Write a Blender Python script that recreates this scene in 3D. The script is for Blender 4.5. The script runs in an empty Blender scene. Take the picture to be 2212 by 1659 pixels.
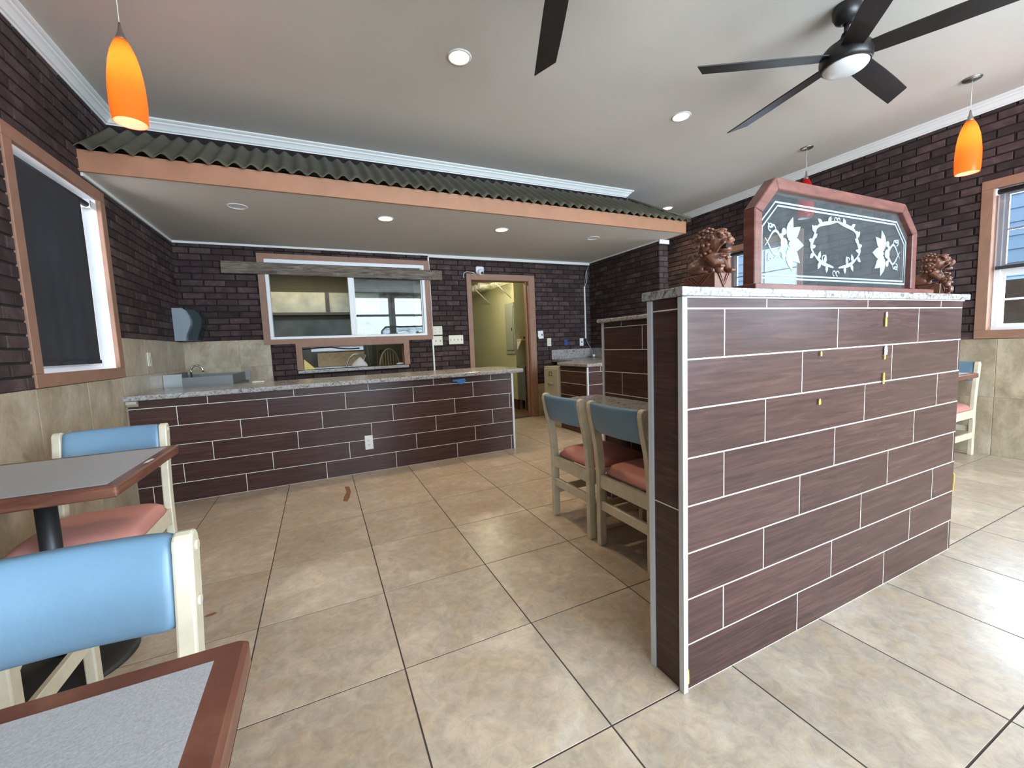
import bpy, bmesh, math, random
from mathutils import Vector, Matrix
random.seed(7)
PI = math.pi
sc = bpy.context.scene
COL = sc.collection
# ---------------------------------------------------------------- camera
CR, CD, CF = Vector((.9063, -.4216, -.0418)), Vector((-.0749, -.0624, -.9952)), Vector((.4170, .9047, -.0881))
CF.normalize(); CR = (CR - CF * CR.dot(CF)).normalized(); CD = CF.cross(CR).normalized()
if CD.z > 0: CD = -CD
CAMP = Vector((0, 0, 1.145)); FPX, CX, CY = 883.44, 1099.72, 820.79
cam = bpy.data.cameras.new('camera'); camo = bpy.data.objects.new('camera', cam); COL.objects.link(camo)
camo.matrix_world = Matrix(((CR.x, -CD.x, -CF.x, 0), (CR.y, -CD.y, -CF.y, 0), (CR.z, -CD.z, -CF.z, 1.145), (0, 0, 0, 1)))
cam.sensor_width = 36; cam.lens = FPX * 36 / 2212
cam.shift_x = (1106 - CX) / 2212; cam.shift_y = -(829.5 - CY) / 2212
cam.clip_start = .02; cam.clip_end = 100
sc.camera = camo
# ---------------------------------------------------------------- colour, world, lights
sc.view_settings.view_transform = 'Standard'; sc.view_settings.look = 'None'
sc.view_settings.gamma = 1; sc.view_settings.use_curve_mapping = False
sc.view_settings.exposure = 1.62
sc.cycles.use_denoising = True
sc.cycles.max_bounces = 8; sc.cycles.diffuse_bounces = 5; sc.cycles.glossy_bounces = 4
sc.cycles.transparent_max_bounces = 16; sc.cycles.caustics_reflective = False; sc.cycles.caustics_refractive = False
sc.cycles.sample_clamp_indirect = 4
W = bpy.data.worlds.new('sky'); sc.world = W; W.use_nodes = True
bgn = W.node_tree.nodes['Background']; bgn.inputs[0].default_value = (.70, .86, 1.0, 1); bgn.inputs[1].default_value = 1.35

def area(name, loc, d, sx, sy, e, col, spread=PI):
    l = bpy.data.lights.new(name, 'AREA'); l.shape = 'RECTANGLE'; l.size = sx; l.size_y = sy; l.energy = e; l.color = col; l.spread = spread
    o = bpy.data.objects.new(name, l); COL.objects.link(o); o.location = loc
    o.rotation_euler = Vector(d).to_track_quat('-Z', 'Y').to_euler(); return o
def spot(name, loc, e, col, ang=130, r=.05):
    l = bpy.data.lights.new(name, 'SPOT'); l.energy = e; l.color = col; l.spot_size = math.radians(ang); l.spot_blend = 1; l.shadow_soft_size = r
    o = bpy.data.objects.new(name, l); COL.objects.link(o); o.location = loc; return o
def point(name, loc, e, col, r=.03):
    l = bpy.data.lights.new(name, 'POINT'); l.energy = e; l.color = col; l.shadow_soft_size = r
    o = bpy.data.objects.new(name, l); COL.objects.link(o); o.location = loc; return o
sun = bpy.data.lights.new('sun', 'SUN'); sun.energy = 3.2; sun.angle = .01; sun.color = (1, .96, .9)
suno = bpy.data.objects.new('sun', sun); COL.objects.link(suno); suno.rotation_euler = Vector((0, -.5, -.86)).to_track_quat('-Z', 'Y').to_euler()
DAY = (.80, .90, 1.0); WARM = (1.0, .78, .50)
area('daylight_front_right', (2.95, -3.25, 1.75), (0, 1, .10), 3.9, 2.3, 250, DAY)
area('added_fill_front_left', (-.35, -3.25, 1.65), (0, 1, .06), 1.5, 1.3, 34, DAY)  # added lamp behind an unseen window, brightens the left foreground chairs
area('daylight_right_near', (5.75, 1.06, 1.75), (-1, 0, .05), 1.0, 1.3, 26, DAY)
area('daylight_right_far', (5.75, 3.55, 1.75), (-1, 0, .05), 1.0, 1.3, 16, DAY)
area('daylight_right_front', (5.75, -1.6, 1.75), (-1, 0, .05), 1.2, 1.3, 18, DAY)
area('daylight_left', (-1.85, 3.46, 1.75), (1, 0, -.1), 1.0, 1.3, 12, (1, .84, .80))
area('kitchen_light', (-.2, 6.9, 2.5), (0, 0, -1), 1.2, .4, 6, (1, .93, .74))
point('storage_bulb_light', (2.45, 6.35, 2.38), 12, (1, .92, .66), .06)

# ---------------------------------------------------------------- materials
def newmat(name):
    m = bpy.data.materials.new(name); m.use_nodes = True; nt = m.node_tree; b = nt.nodes['Principled BSDF']; return m, nt, b
def mat(name, col, rough=.5, metal=0, noise=0, scale=20, bump=0, emit=None, es=0, coat=0, bscale=None, spec=None):
    m, nt, b = newmat(name); N = nt.nodes.new; L = nt.links.new
    b.inputs['Base Color'].default_value = (*col, 1); b.inputs['Roughness'].default_value = rough; b.inputs['Metallic'].default_value = metal
    if spec is not None: b.inputs['Specular IOR Level'].default_value = spec
    if coat: b.inputs['Coat Weight'].default_value = coat; b.inputs['Coat Roughness'].default_value = .08
    if emit: b.inputs['Emission Color'].default_value = (*emit, 1); b.inputs['Emission Strength'].default_value = es
    if noise or bump:
        g = N('ShaderNodeNewGeometry'); n = N('ShaderNodeTexNoise'); n.inputs['Scale'].default_value = scale; n.inputs['Detail'].default_value = 5
        L(g.outputs['Position'], n.inputs['Vector'])
    if noise:
        mr = N('ShaderNodeMapRange'); mr.inputs[1].default_value = .3; mr.inputs[2].default_value = .7; mr.inputs[3].default_value = 1 - noise; mr.inputs[4].default_value = 1 + noise
        L(n.outputs['Fac'], mr.inputs[0]); mx = N('ShaderNodeVectorMath'); mx.operation = 'SCALE'; mx.inputs[0].default_value = col
        L(mr.outputs[0], mx.inputs['Scale']); L(mx.outputs[0], b.inputs['Base Color'])
    if bump:
        n2 = n
        if bscale:
            n2 = N('ShaderNodeTexNoise'); n2.inputs['Scale'].default_value = bscale; n2.inputs['Detail'].default_value = 4; L(g.outputs['Position'], n2.inputs['Vector'])
        bp = N('ShaderNodeBump'); bp.inputs['Strength'].default_value = bump; bp.inputs['Distance'].default_value = .004
        L(n2.outputs['Fac'], bp.inputs['Height']); L(bp.outputs[0], b.inputs['Normal'])
    return m
def randval(nt):
    N = nt.nodes.new; L = nt.links.new
    g = N('ShaderNodeNewGeometry'); oi = N('ShaderNodeObjectInfo'); a = N('ShaderNodeMath'); a.operation = 'ADD'
    L(g.outputs['Random Per Island'], a.inputs[0]); L(oi.outputs['Random'], a.inputs[1])
    f = N('ShaderNodeMath'); f.operation = 'FRACT'; m = N('ShaderNodeMath'); m.operation = 'MULTIPLY'; m.inputs[1].default_value = 7.13
    L(a.outputs[0], m.inputs[0]); L(m.outputs[0], f.inputs[0]); return g, f
def ramp(nt, stops):
    r = nt.nodes.new('ShaderNodeValToRGB'); cr = r.color_ramp
    while len(cr.elements) < len(stops): cr.elements.new(.5)
    for e, (p, c) in zip(cr.elements, stops): e.position = p; e.color = (*c, 1)
    return r
def tiled(name, stops, vscale, nscale, rough, tone=.2, detail=6, dist=0, off=9, bump=0, bstr=.15, lo=.3, hi=.7, spec=.5, fine=0):
    """procedural surface in world space, shifted at random for every piece"""
    m, nt, b = newmat(name); N = nt.nodes.new; L = nt.links.new
    g, f = randval(nt)
    o = N('ShaderNodeVectorMath'); o.operation = 'SCALE'; o.inputs[0].default_value = (off, off * .7, off * 1.3); L(f.outputs[0], o.inputs['Scale'])
    a = N('ShaderNodeVectorMath'); a.operation = 'ADD'; L(g.outputs['Position'], a.inputs[0]); L(o.outputs[0], a.inputs[1])
    v = N('ShaderNodeVectorMath'); v.operation = 'MULTIPLY'; v.inputs[1].default_value = vscale; L(a.outputs[0], v.inputs[0])
    n = N('ShaderNodeTexNoise'); n.inputs['Scale'].default_value = nscale; n.inputs['Detail'].default_value = detail; n.inputs['Roughness'].default_value = .62; n.inputs['Distortion'].default_value = dist
    L(v.outputs[0], n.inputs['Vector'])
    mr = N('ShaderNodeMapRange'); mr.inputs[1].default_value = lo; mr.inputs[2].default_value = hi; L(n.outputs['Fac'], mr.inputs[0])
    r = ramp(nt, stops); L(mr.outputs[0], r.inputs[0])
    t = N('ShaderNodeMapRange'); t.inputs[3].default_value = 1 - tone; t.inputs[4].default_value = 1 + tone; L(f.outputs[0], t.inputs[0])
    s = N('ShaderNodeVectorMath'); s.operation = 'SCALE'; L(r.outputs[0], s.inputs[0]); L(t.outputs[0], s.inputs['Scale'])
    out = s
    if fine:
        n3 = N('ShaderNodeTexNoise'); n3.inputs['Scale'].default_value = fine; n3.inputs['Detail'].default_value = 8; n3.inputs['Roughness'].default_value = .75; n3.inputs['Distortion'].default_value = .6
        L(v.outputs[0], n3.inputs['Vector'])
        m3 = N('ShaderNodeMapRange'); m3.inputs[1].default_value = .35; m3.inputs[2].default_value = .68; m3.inputs[3].default_value = .80; m3.inputs[4].default_value = 1.16; L(n3.outputs['Fac'], m3.inputs[0])
        s3 = N('ShaderNodeVectorMath'); s3.operation = 'SCALE'; L(s.outputs[0], s3.inputs[0]); L(m3.outputs[0], s3.inputs['Scale']); out = s3
    L(out.outputs[0], b.inputs['Base Color']); b.inputs['Roughness'].default_value = rough; b.inputs['Specular IOR Level'].default_value = spec
    if bump:
        n2 = N('ShaderNodeTexNoise'); n2.inputs['Scale'].default_value = bump; n2.inputs['Detail'].default_value = 5; L(a.outputs[0], n2.inputs['Vector'])
        bp = N('ShaderNodeBump'); bp.inputs['Strength'].default_value = bstr; bp.inputs['Distance'].default_value = .004
        L(n2.outputs['Fac'], bp.inputs['Height']); L(bp.outputs[0], b.inputs['Normal'])
    return m
M = {}
M['brick'] = tiled('brick', [(0, (.038, .0235, .023)), (.55, (.058, .036, .035)), (1, (.092, .062, .058))], (1, 1, 1), 9, .8, .38, bump=70, bstr=.5, spec=.25)
M['mortar'] = mat('mortar', (.014, .0085, .009), .95, noise=.2, scale=30, bump=.4)
M['wood_tile'] = tiled('wood_tile', [(0, (.040, .0205, .020)), (.5, (.062, .031, .028)), (1, (.094, .047, .039))], (1.3, 1.3, 22), 2.8, .27, .14, detail=8, dist=.6, bump=60, bstr=.05, spec=.32)
M['grout'] = mat('pale_grout', (.74, .73, .66), .8, noise=.08)
M['floor_tile'] = tiled('floor_tile', [(0, (.37, .305, .24)), (.3, (.45, .345, .245)), (.5, (.43, .355, .282)), (.72, (.52, .415, .308)), (1, (.56, .48, .40))], (1, 1, 1), 3.6, .30, .06, detail=10, dist=.7, bump=25, bstr=.08, fine=20, spec=.45)
M['floor_grout'] = mat('floor_grout', (.055, .040, .042), .8)
M['wall_tile'] = tiled('wall_tile', [(0, (.29, .225, .15)), (.5, (.42, .342, .235)), (1, (.53, .455, .345))], (1, 1, .6), 3.5, .35, .07, detail=8, dist=.9, fine=16)
M['wall_grout'] = mat('wall_grout', (.55, .49, .37), .8)
M['ceiling'] = mat('ceiling_paint', (.64, .61, .565), .9, noise=.03, scale=1.2, bump=.15, bscale=60)
M['white'] = mat('white_trim_paint', (.78, .79, .78), .45)
M['vinyl'] = mat('white_vinyl', (.80, .81, .83), .35)
M['casing'] = mat('tan_casing_paint', (.30, .160, .105), .55, noise=.10, scale=14, bump=.1)
M['fascia'] = mat('fascia_paint', (.40, .195, .112), .6, noise=.07, scale=9)
M['roof'] = tiled('roof_sheet', [(0, (.075, .068, .045)), (1, (.115, .104, .070))], (1, 1, 1), 6, .65, .08, bump=120, bstr=.2)
M['dark'] = mat('gap_shade', (.012, .011, .010), .9)  # near-black colour stands in for shade inside openings
M['shade'] = mat('black_shade_fabric', (.030, .030, .036), .85, noise=.15, scale=3)
M['black'] = mat('black_metal', (.018, .018, .020), .42, bump=.05)
M['fan'] = mat('dark_bronze', (.012, .010, .010), .36, noise=.15, scale=20)
M['blade'] = tiled('fan_blade', [(0, (.010, .008, .007)), (1, (.020, .015, .014))], (8, 8, 8), 3, .42, .08, spec=.35)
M['chrome'] = mat('chrome', (.75, .76, .78), .15, 1)
M['nickel'] = mat('brushed_nickel', (.45, .42, .38), .35, 1)
M['sinksteel'] = mat('satin_steel', (.20, .205, .205), .5, .6)
M['hoodsteel'] = mat('smoky_hood_steel', (.36, .33, .23), .45, .3, noise=.35, scale=3)
M['splash'] = mat('greasy_splash', (.14, .13, .10), .5, .3, noise=.4, scale=3)
M['steel'] = mat('stainless_steel', (.33, .34, .34), .38, .8, noise=.06, scale=8)
M['trim_metal'] = mat('aluminium_trim', (.60, .62, .65), .40, .25)
M['blue'] = mat('blue_vinyl', (.150, .262, .375), .38, noise=.05, scale=8, bump=.08, bscale=90)
M['pink'] = mat('pink_vinyl', (.55, .235, .20), .40, noise=.06, scale=8, bump=.08, bscale=90)
M['cream'] = mat('cream_painted_wood', (.60, .535, .405), .45, noise=.10, scale=18, bump=.08)
M['laminate'] = mat('grey_laminate', (.43, .43, .44), .42, noise=.16, scale=420, bump=.12, bscale=260)
M['edge'] = tiled('brown_table_edge', [(0, (.095, .034, .022)), (.6, (.16, .060, .038)), (1, (.23, .10, .06))], (2, 2, 14), 3, .33, .05, dist=.5)
M['redwood'] = tiled('mahogany', [(0, (.10, .034, .026)), (.55, (.155, .054, .040)), (1, (.22, .085, .062))], (3, 3, 14), 3, .34, .05, dist=.4)
M['carved'] = mat('carved_wood', (.155, .062, .036), .32, noise=.22, scale=30, bump=.25, bscale=160)
M['oldwood'] = tiled('weathered_wood', [(0, (.045, .033, .024)), (.45, (.135, .105, .080)), (1, (.26, .22, .18))], (1.0, 1, 11), 2.6, .8, .05, dist=2.2, bump=80, bstr=.3)
M['plate'] = mat('ivory_plastic', (.72, .69, .56), .4)
M['whiteplastic'] = mat('white_plastic', (.78, .79, .80), .35)
M['slot'] = mat('dark_slot', (.06, .05, .045), .6)
M['bluebox'] = mat('blue_outlet_box', (.02, .06, .30), .4)
M['bluetape'] = mat('blue_tape', (.03, .16, .42), .5)
M['paper'] = mat('paper', (.82, .82, .82), .8)
M['smoke'] = mat('smoked_plastic', (.035, .05, .058), .18)
M['greyplastic'] = mat('grey_plastic', (.27, .31, .36), .35)
M['yellowwall'] = mat('cream_wall_paint', (.52, .50, .33), .8, noise=.04, scale=2)
M['kwall'] = mat('kitchen_wall_paint', (.20, .175, .11), .8, noise=.08, scale=2)
M['panelgrey'] = mat('grey_panel_paint', (.34, .36, .31), .5)
M['filecab'] = mat('beige_cabinet_enamel', (.46, .43, .34), .45)
M['chip'] = mat('exposed_yellow_board', (.80, .48, .08), .7)
M['chipw'] = mat('exposed_white_adhesive', (.80, .80, .78), .7)
M['rust'] = mat('brown_stain', (.22, .10, .045), .7, noise=.4, scale=60)
M['siding'] = mat('pale_blue_siding', (.42, .55, .70), .7)
M['asphalt'] = mat('asphalt', (.20, .20, .20), .9, noise=.1)
M['leaf'] = mat('leaf_green', (.07, .16, .03), .7, noise=.4, scale=14)
M['fence'] = mat('dark_fence', (.10, .06, .04), .8, noise=.2, scale=12)
M['kwood'] = mat('light_wood', (.40, .29, .15), .5, noise=.15, scale=25)
M['yellow'] = mat('yellow_plastic', (.75, .62, .16), .5)
M['bag'] = mat('white_bag', (.62, .62, .58), .6, bump=.3, bscale=30)
M['darkwood_floor'] = mat('brown_vinyl_floor', (.12, .065, .035), .5, noise=.2, scale=10)
M['lampwhite'] = mat('frosted_lens', (.82, .84, .88), .35)
M['lit'] = mat('lit_lens', (1, .9, .7), .5, emit=(1, .78, .48), es=5)
M['bulb'] = mat('lit_bulb', (1, .9, .7), .5, emit=(1, .80, .45), es=6)

def granite():
    m, nt, b = newmat('granite'); N = nt.nodes.new; L = nt.links.new
    g = N('ShaderNodeNewGeometry')
    n1 = N('ShaderNodeTexNoise'); n1.inputs['Scale'].default_value = 9.5; n1.inputs['Detail'].default_value = 10; n1.inputs['Roughness'].default_value = .7; n1.inputs['Distortion'].default_value = 2.2
    v = N('ShaderNodeVectorMath'); v.operation = 'MULTIPLY'; v.inputs[1].default_value = (1, 1.6, 1.6); L(g.outputs['Position'], v.inputs[0]); L(v.outputs[0], n1.inputs['Vector'])
    r1 = ramp(nt, [(0, (.03, .028, .03)), (.36, (.10, .085, .08)), (.44, (.34, .30, .27)), (.53, (.38, .38, .385)), (.62, (.35, .355, .365)), (.70, (.22, .165, .13)), (1, (.42, .40, .39))])
    L(n1.outputs['Fac'], r1.inputs[0])
    n2 = N('ShaderNodeTexNoise'); n2.inputs['Scale'].default_value = 75; n2.inputs['Detail'].default_value = 4; L(g.outputs['Position'], n2.inputs['Vector'])
    r2 = ramp(nt, [(0, (.25, .25, .25)), (.42, (.55, .55, .55)), (.5, (1, 1, 1)), (1, (1.0, 1, 1))]); L(n2.outputs['Fac'], r2.inputs[0])
    mx = N('ShaderNodeMix'); mx.data_type = 'RGBA'; mx.blend_type = 'MULTIPLY'; mx.inputs[0].default_value = .8
    L(r1.outputs[0], mx.inputs[6]); L(r2.outputs[0], mx.inputs[7]); L(mx.outputs[2], b.inputs['Base Color']); b.inputs['Roughness'].default_value = .2; b.inputs['Specular IOR Level'].default_value = .4
    return m
M['granite'] = granite()
def glass(name, tint=(1, 1, 1), refl=1.0, veil=.0, ior=1.5, haze=0):
    m = bpy.data.materials.new(name); m.use_nodes = True; nt = m.node_tree; nt.nodes.clear(); N = nt.nodes.new; L = nt.links.new
    o = N('ShaderNodeOutputMaterial'); t = N('ShaderNodeBsdfTransparent'); t.inputs[0].default_value = (*tint, 1)
    gl = N('ShaderNodeBsdfGlossy'); gl.inputs['Roughness'].default_value = .0; gl.inputs[0].default_value = (1, 1, 1, 1)
    f = N('ShaderNodeFresnel'); f.inputs[0].default_value = ior
    gg = N('ShaderNodeNewGeometry'); bf = N('ShaderNodeMath'); bf.operation = 'SUBTRACT'; bf.inputs[0].default_value = refl; bf.use_clamp = False   # the far face of a pane adds no second, total reflection
    bm_ = N('ShaderNodeMath'); bm_.operation = 'MULTIPLY'; bm_.inputs[1].default_value = refl; L(gg.outputs['Backfacing'], bm_.inputs[0]); L(bm_.outputs[0], bf.inputs[1])
    k = N('ShaderNodeMath'); k.operation = 'MULTIPLY'; k.use_clamp = True; L(f.outputs[0], k.inputs[0]); L(bf.outputs[0], k.inputs[1])
    mx = N('ShaderNodeMixShader'); L(k.outputs[0], mx.inputs[0]); L(t.outputs[0], mx.inputs[1]); L(gl.outputs[0], mx.inputs[2])
    last = mx
    if veil:  # patchy pale diffuse layer mixed over the pane
        d = N('ShaderNodeBsdfDiffuse'); d.inputs[0].default_value = (.6, .65, .66, 1)
        g = N('ShaderNodeNewGeometry'); n = N('ShaderNodeTexNoise'); n.inputs['Scale'].default_value = 7; n.inputs['Detail'].default_value = 8; n.inputs['Distortion'].default_value = 2; L(g.outputs['Position'], n.inputs['Vector'])
        mr = N('ShaderNodeMapRange'); mr.inputs[1].default_value = .45; mr.inputs[2].default_value = .75; mr.inputs[3].default_value = haze; mr.inputs[4].default_value = veil; L(n.outputs['Fac'], mr.inputs[0])
        m2 = N('ShaderNodeMixShader'); L(mr.outputs[0], m2.inputs[0]); L(mx.outputs[0], m2.inputs[1]); L(d.outputs[0], m2.inputs[2]); last = m2
    L(last.outputs[0], o.inputs[0]); return m
M['glass'] = glass('window_glass', (.93, .96, .97), 1.0)
M['mottledglass'] = glass('mottled_glass', (.80, .86, .88), 1.1, .12, haze=.02)  # uneven pale layer over a tinted pane
M['panelglass'] = glass('etched_panel_glass', (.80, .84, .86), .7, .065, haze=.045)  # pale haze put into the pane stands in for grey reflections
M['screenfabric'] = glass('solar_screen_fabric', (.72, .72, .74), .3)
def frosted():
    m, nt, b = newmat('frosted_etching'); b.inputs['Base Color'].default_value = (.40, .49, .54, 1); b.inputs['Roughness'].default_value = .7
    t = nt.nodes.new('ShaderNodeBsdfTranslucent'); t.inputs[0].default_value = (.8, .9, .95, 1)
    mx = nt.nodes.new('ShaderNodeMixShader'); mx.inputs[0].default_value = .3; nt.links.new(b.outputs[0], mx.inputs[1]); nt.links.new(t.outputs[0], mx.inputs[2])
    nt.links.new(mx.outputs[0], nt.nodes['Material Output'].inputs[0]); return m
M['frost'] = frosted()
def lampglass(name, col, emit, es):
    """coloured cased glass: translucent, with an even glow of its own, brightest round a lit bulb"""
    m, nt, b = newmat(name); b.inputs['Base Color'].default_value = (*col, 1); b.inputs['Roughness'].default_value = .12
    if es: b.inputs['Emission Color'].default_value = (*emit, 1); b.inputs['Emission Strength'].default_value = es
    t = nt.nodes.new('ShaderNodeBsdfTranslucent'); t.inputs[0].default_value = (*col, 1)
    mx = nt.nodes.new('ShaderNodeMixShader'); mx.inputs[0].default_value = .6; nt.links.new(b.outputs[0], mx.inputs[1]); nt.links.new(t.outputs[0], mx.inputs[2])
    nt.links.new(mx.outputs[0], nt.nodes['Material Output'].inputs[0]); return m
M['orange'] = lampglass('orange_lamp_glass', (1.0, .22, .03), (1, .12, .012), .30)
M['red'] = lampglass('red_lamp_glass', (.55, .015, .02), (1, .03, .02), .06)  # lamp is off, yet a faint glow is put into its glass
M['pinkin'] = lampglass('white_inner_glass', (.95, .72, .70), (1, .45, .40), .12)

# ---------------------------------------------------------------- mesh helpers
class MB:
    def __init__(s): s.v = []; s.f = []; s.sm = []
    def add(s, vs, fs, smooth=False):
        n = len(s.v); s.v += [Vector(p) for p in vs]; s.f += [[i + n for i in f] for f in fs]; s.sm += [smooth] * len(fs); return s
    def box(s, x0, x1, y0, y1, z0, z1):
        x0, x1 = min(x0, x1), max(x0, x1); y0, y1 = min(y0, y1), max(y0, y1); z0, z1 = min(z0, z1), max(z0, z1)
        return s.add([(x0, y0, z0), (x1, y0, z0), (x1, y1, z0), (x0, y1, z0), (x0, y0, z1), (x1, y0, z1), (x1, y1, z1), (x0, y1, z1)],
                     [(3, 2, 1, 0), (4, 5, 6, 7), (0, 1, 5, 4), (1, 2, 6, 5), (2, 3, 7, 6), (3, 0, 4, 7)])
    def prism(s, prof, axis, a, b, smooth=False):
        """prof: 2-D outline in the two other axes (x: (y,z), y: (x,z), z: (x,y))"""
        def P(p, t): return {'x': (t, p[0], p[1]), 'y': (p[0], t, p[1]), 'z': (p[0], p[1], t)}[axis]
        n = len(prof); vs = [P(p, a) for p in prof] + [P(p, b) for p in prof]
        fs = [(i, (i + 1) % n, (i + 1) % n + n, i + n) for i in range(n)]
        k = len(s.v); s.add(vs, fs, smooth); s.f += [[k + i for i in range(n)][::-1], [k + n + i for i in range(n)]]; s.sm += [False, False]; return s
    def tube(s, path, r, n=8, closed=False):
        P = [Vector(p) for p in path]; m = len(P); rs = r if isinstance(r, (list, tuple)) else [r] * m; k = len(s.v)
        up = None
        for i, p in enumerate(P):
            d = (P[(i + 1) % m] - P[i - 1]) if closed else (P[min(i + 1, m - 1)] - P[max(i - 1, 0)])
            d.normalize()
            if up is None: up = d.orthogonal().normalized()
            up = (up - d * up.dot(d)).normalized() if (up - d * up.dot(d)).length > 1e-6 else d.orthogonal().normalized()
            w = d.cross(up)
            for j in range(n):
                a = 2 * PI * j / n; s.v.append(p + (up * math.cos(a) + w * math.sin(a)) * rs[i])
        for i in range(m if closed else m - 1):
            for j in range(n):
                a = k + i * n + j; b = k + i * n + (j + 1) % n; c = k + ((i + 1) % m) * n + (j + 1) % n; d = k + ((i + 1) % m) * n + j
                s.f.append([a, b, c, d]); s.sm.append(True)
        if not closed:
            s.f += [[k + j for j in range(n)][::-1], [k + (m - 1) * n + j for j in range(n)]]; s.sm += [False, False]
        return s
    def lathe(s, prof, c=(0, 0, 0), n=28, caps=True):
        """prof: (radius, z) list"""
        k = len(s.v); m = len(prof); c = Vector(c)
        for r, z in prof:
            for j in range(n):
                a = 2 * PI * j / n; s.v.append(c + Vector((r * math.cos(a), r * math.sin(a), z)))
        for i in range(m - 1):
            for j in range(n):
                s.f.append([k + i * n + j, k + i * n + (j + 1) % n, k + (i + 1) * n + (j + 1) % n, k + (i + 1) * n + j]); s.sm.append(True)
        if caps:
            s.f += [[k + j for j in range(n)][::-1], [k + (m - 1) * n + j for j in range(n)]]; s.sm += [False, False]
        return s
    def ball(s, c, r, rot=None, nu=14, nv=9):
        c = Vector(c); r = Vector(r) if isinstance(r, (tuple, list)) else Vector((r, r, r)); k = len(s.v)
        R = rot or Matrix.Identity(3)
        for i in range(1, nv):
            t = PI * i / nv
            for j in range(nu):
                a = 2 * PI * j / nu; s.v.append(c + R @ Vector((r.x * math.sin(t) * math.cos(a), r.y * math.sin(t) * math.sin(a), r.z * math.cos(t))))
        s.v += [c + R @ Vector((0, 0, r.z)), c + R @ Vector((0, 0, -r.z))]; T = len(s.v) - 2; Bm = T + 1
        for i in range(nv - 2):
            for j in range(nu):
                s.f.append([k + i * nu + j, k + (i + 1) * nu + j, k + (i + 1) * nu + (j + 1) % nu, k + i * nu + (j + 1) % nu]); s.sm.append(True)
        for j in range(nu):
            s.f.append([T, k + j, k + (j + 1) % nu]); s.f.append([Bm, k + (nv - 2) * nu + (j + 1) % nu, k + (nv - 2) * nu + j]); s.sm += [True, True]
        return s
    def mesh(s, name, material, off=(0, 0, 0), fix=True):
        me = bpy.data.meshes.new(name); off = Vector(off)
        me.from_pydata([tuple(p - off) for p in s.v], [], s.f); me.polygons.foreach_set('use_smooth', s.sm)
        me.materials.append(material)
        if fix:
            bm = bmesh.new(); bm.from_mesh(me); bmesh.ops.recalc_face_normals(bm, faces=bm.faces); bm.to_mesh(me); bm.free()
        me.update(); return me
    def build(s, name, m, parent=None, bevel=0, seg=2, kind=None, label=None, weld=False):
        off = Vector((0, 0, 0)); p = parent
        while p is not None: off += p.location; p = p.parent
        me = s.mesh(name, M[m] if isinstance(m, str) else m, off)
        if bevel or weld:
            bm = bmesh.new(); bm.from_mesh(me)
            if weld: bmesh.ops.remove_doubles(bm, verts=bm.verts, dist=1e-5)
            if bevel:
                es = [e for e in bm.edges if len(e.link_faces) == 2 and e.calc_face_angle(0) > .6]
                bmesh.ops.bevel(bm, geom=es, offset=bevel, segments=seg, affect='EDGES', clamp_overlap=True, profile=.5)
                if seg > 1:
                    for f in bm.faces:
                        if f.calc_area() < bevel * bevel * 60: pass
            bm.to_mesh(me); bm.free()
        o = bpy.data.objects.new(name, me); COL.objects.link(o)
        if parent is not None: o.parent = parent
        if kind: o['kind'] = kind
        if label: o['label'] = label
        return o
def thing(name, label, cat, loc=(0, 0, 0), group=None):
    o = bpy.data.objects.new(name, None); COL.objects.link(o); o.location = loc; o.empty_display_size = .1
    o['label'] = label; o['category'] = cat
    if group: o['group'] = group
    return o
def tag(o, label, cat, group=None):
    o['label'] = label; o['category'] = cat
    if group: o['group'] = group
    return o
def dup(root, loc, rz, label, group=None):
    r = root.copy(); COL.objects.link(r); r.location = loc; r.rotation_euler = (0, 0, rz); r['label'] = label
    if group: r['group'] = group
    for ch in list(root.children):
        c = ch.copy(); COL.objects.link(c); c.parent = r
        for g in list(ch.children):
            d = g.copy(); COL.objects.link(d); d.parent = c
    return r
def arc(cx, cy, r, a0, a1, n=6):
    return [(cx + r * math.cos(math.radians(a0 + (a1 - a0) * i / n)), cy + r * math.sin(math.radians(a0 + (a1 - a0) * i / n))) for i in range(n + 1)]
def seen_area(c, nrm, a):
    """how large a small surface shows in the photograph (0 when outside the frame)"""
    v = Vector(c) - CAMP; z = v.dot(CF)
    if z < .1: return 0
    x = CX + FPX * v.dot(CR) / z; y = CY + FPX * v.dot(CD) / z
    if not (-60 < x < 2272 and -60 < y < 1719): return 0
    return a * abs(v.normalized().dot(Vector(nrm))) / (z * z)
_fc = {}
def frust(axis, sg, du, dv, dep, c):
    """a piece with chamfered front edges, centred on its back face"""
    key = (axis, sg, round(du, 4), round(dv, 4), dep, c)
    hu, hv = du / 2, dv / 2; cc = min(c, hu * .4, hv * .4)
    pts = [(-hu, -hv, 0), (hu, -hv, 0), (hu, hv, 0), (-hu, hv, 0), (-hu, -hv, dep - cc), (hu, -hv, dep - cc), (hu, hv, dep - cc), (-hu, hv, dep - cc),
           (-hu + cc, -hv + cc, dep), (hu - cc, -hv + cc, dep), (hu - cc, hv - cc, dep), (-hu + cc, hv - cc, dep)]
    fs = []
    for a in (0, 4):
        for i in range(4): fs.append((a + i, a + (i + 1) % 4, a + 4 + (i + 1) % 4, a + 4 + i))
    fs.append((8, 9, 10, 11))
    def T(p):
        u, v, w = p
        return (sg * w, u, v) if axis == 'x' else ((u, sg * w, v) if axis == 'y' else (u, v, sg * w))
    return key, [T(p) for p in pts], fs
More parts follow.
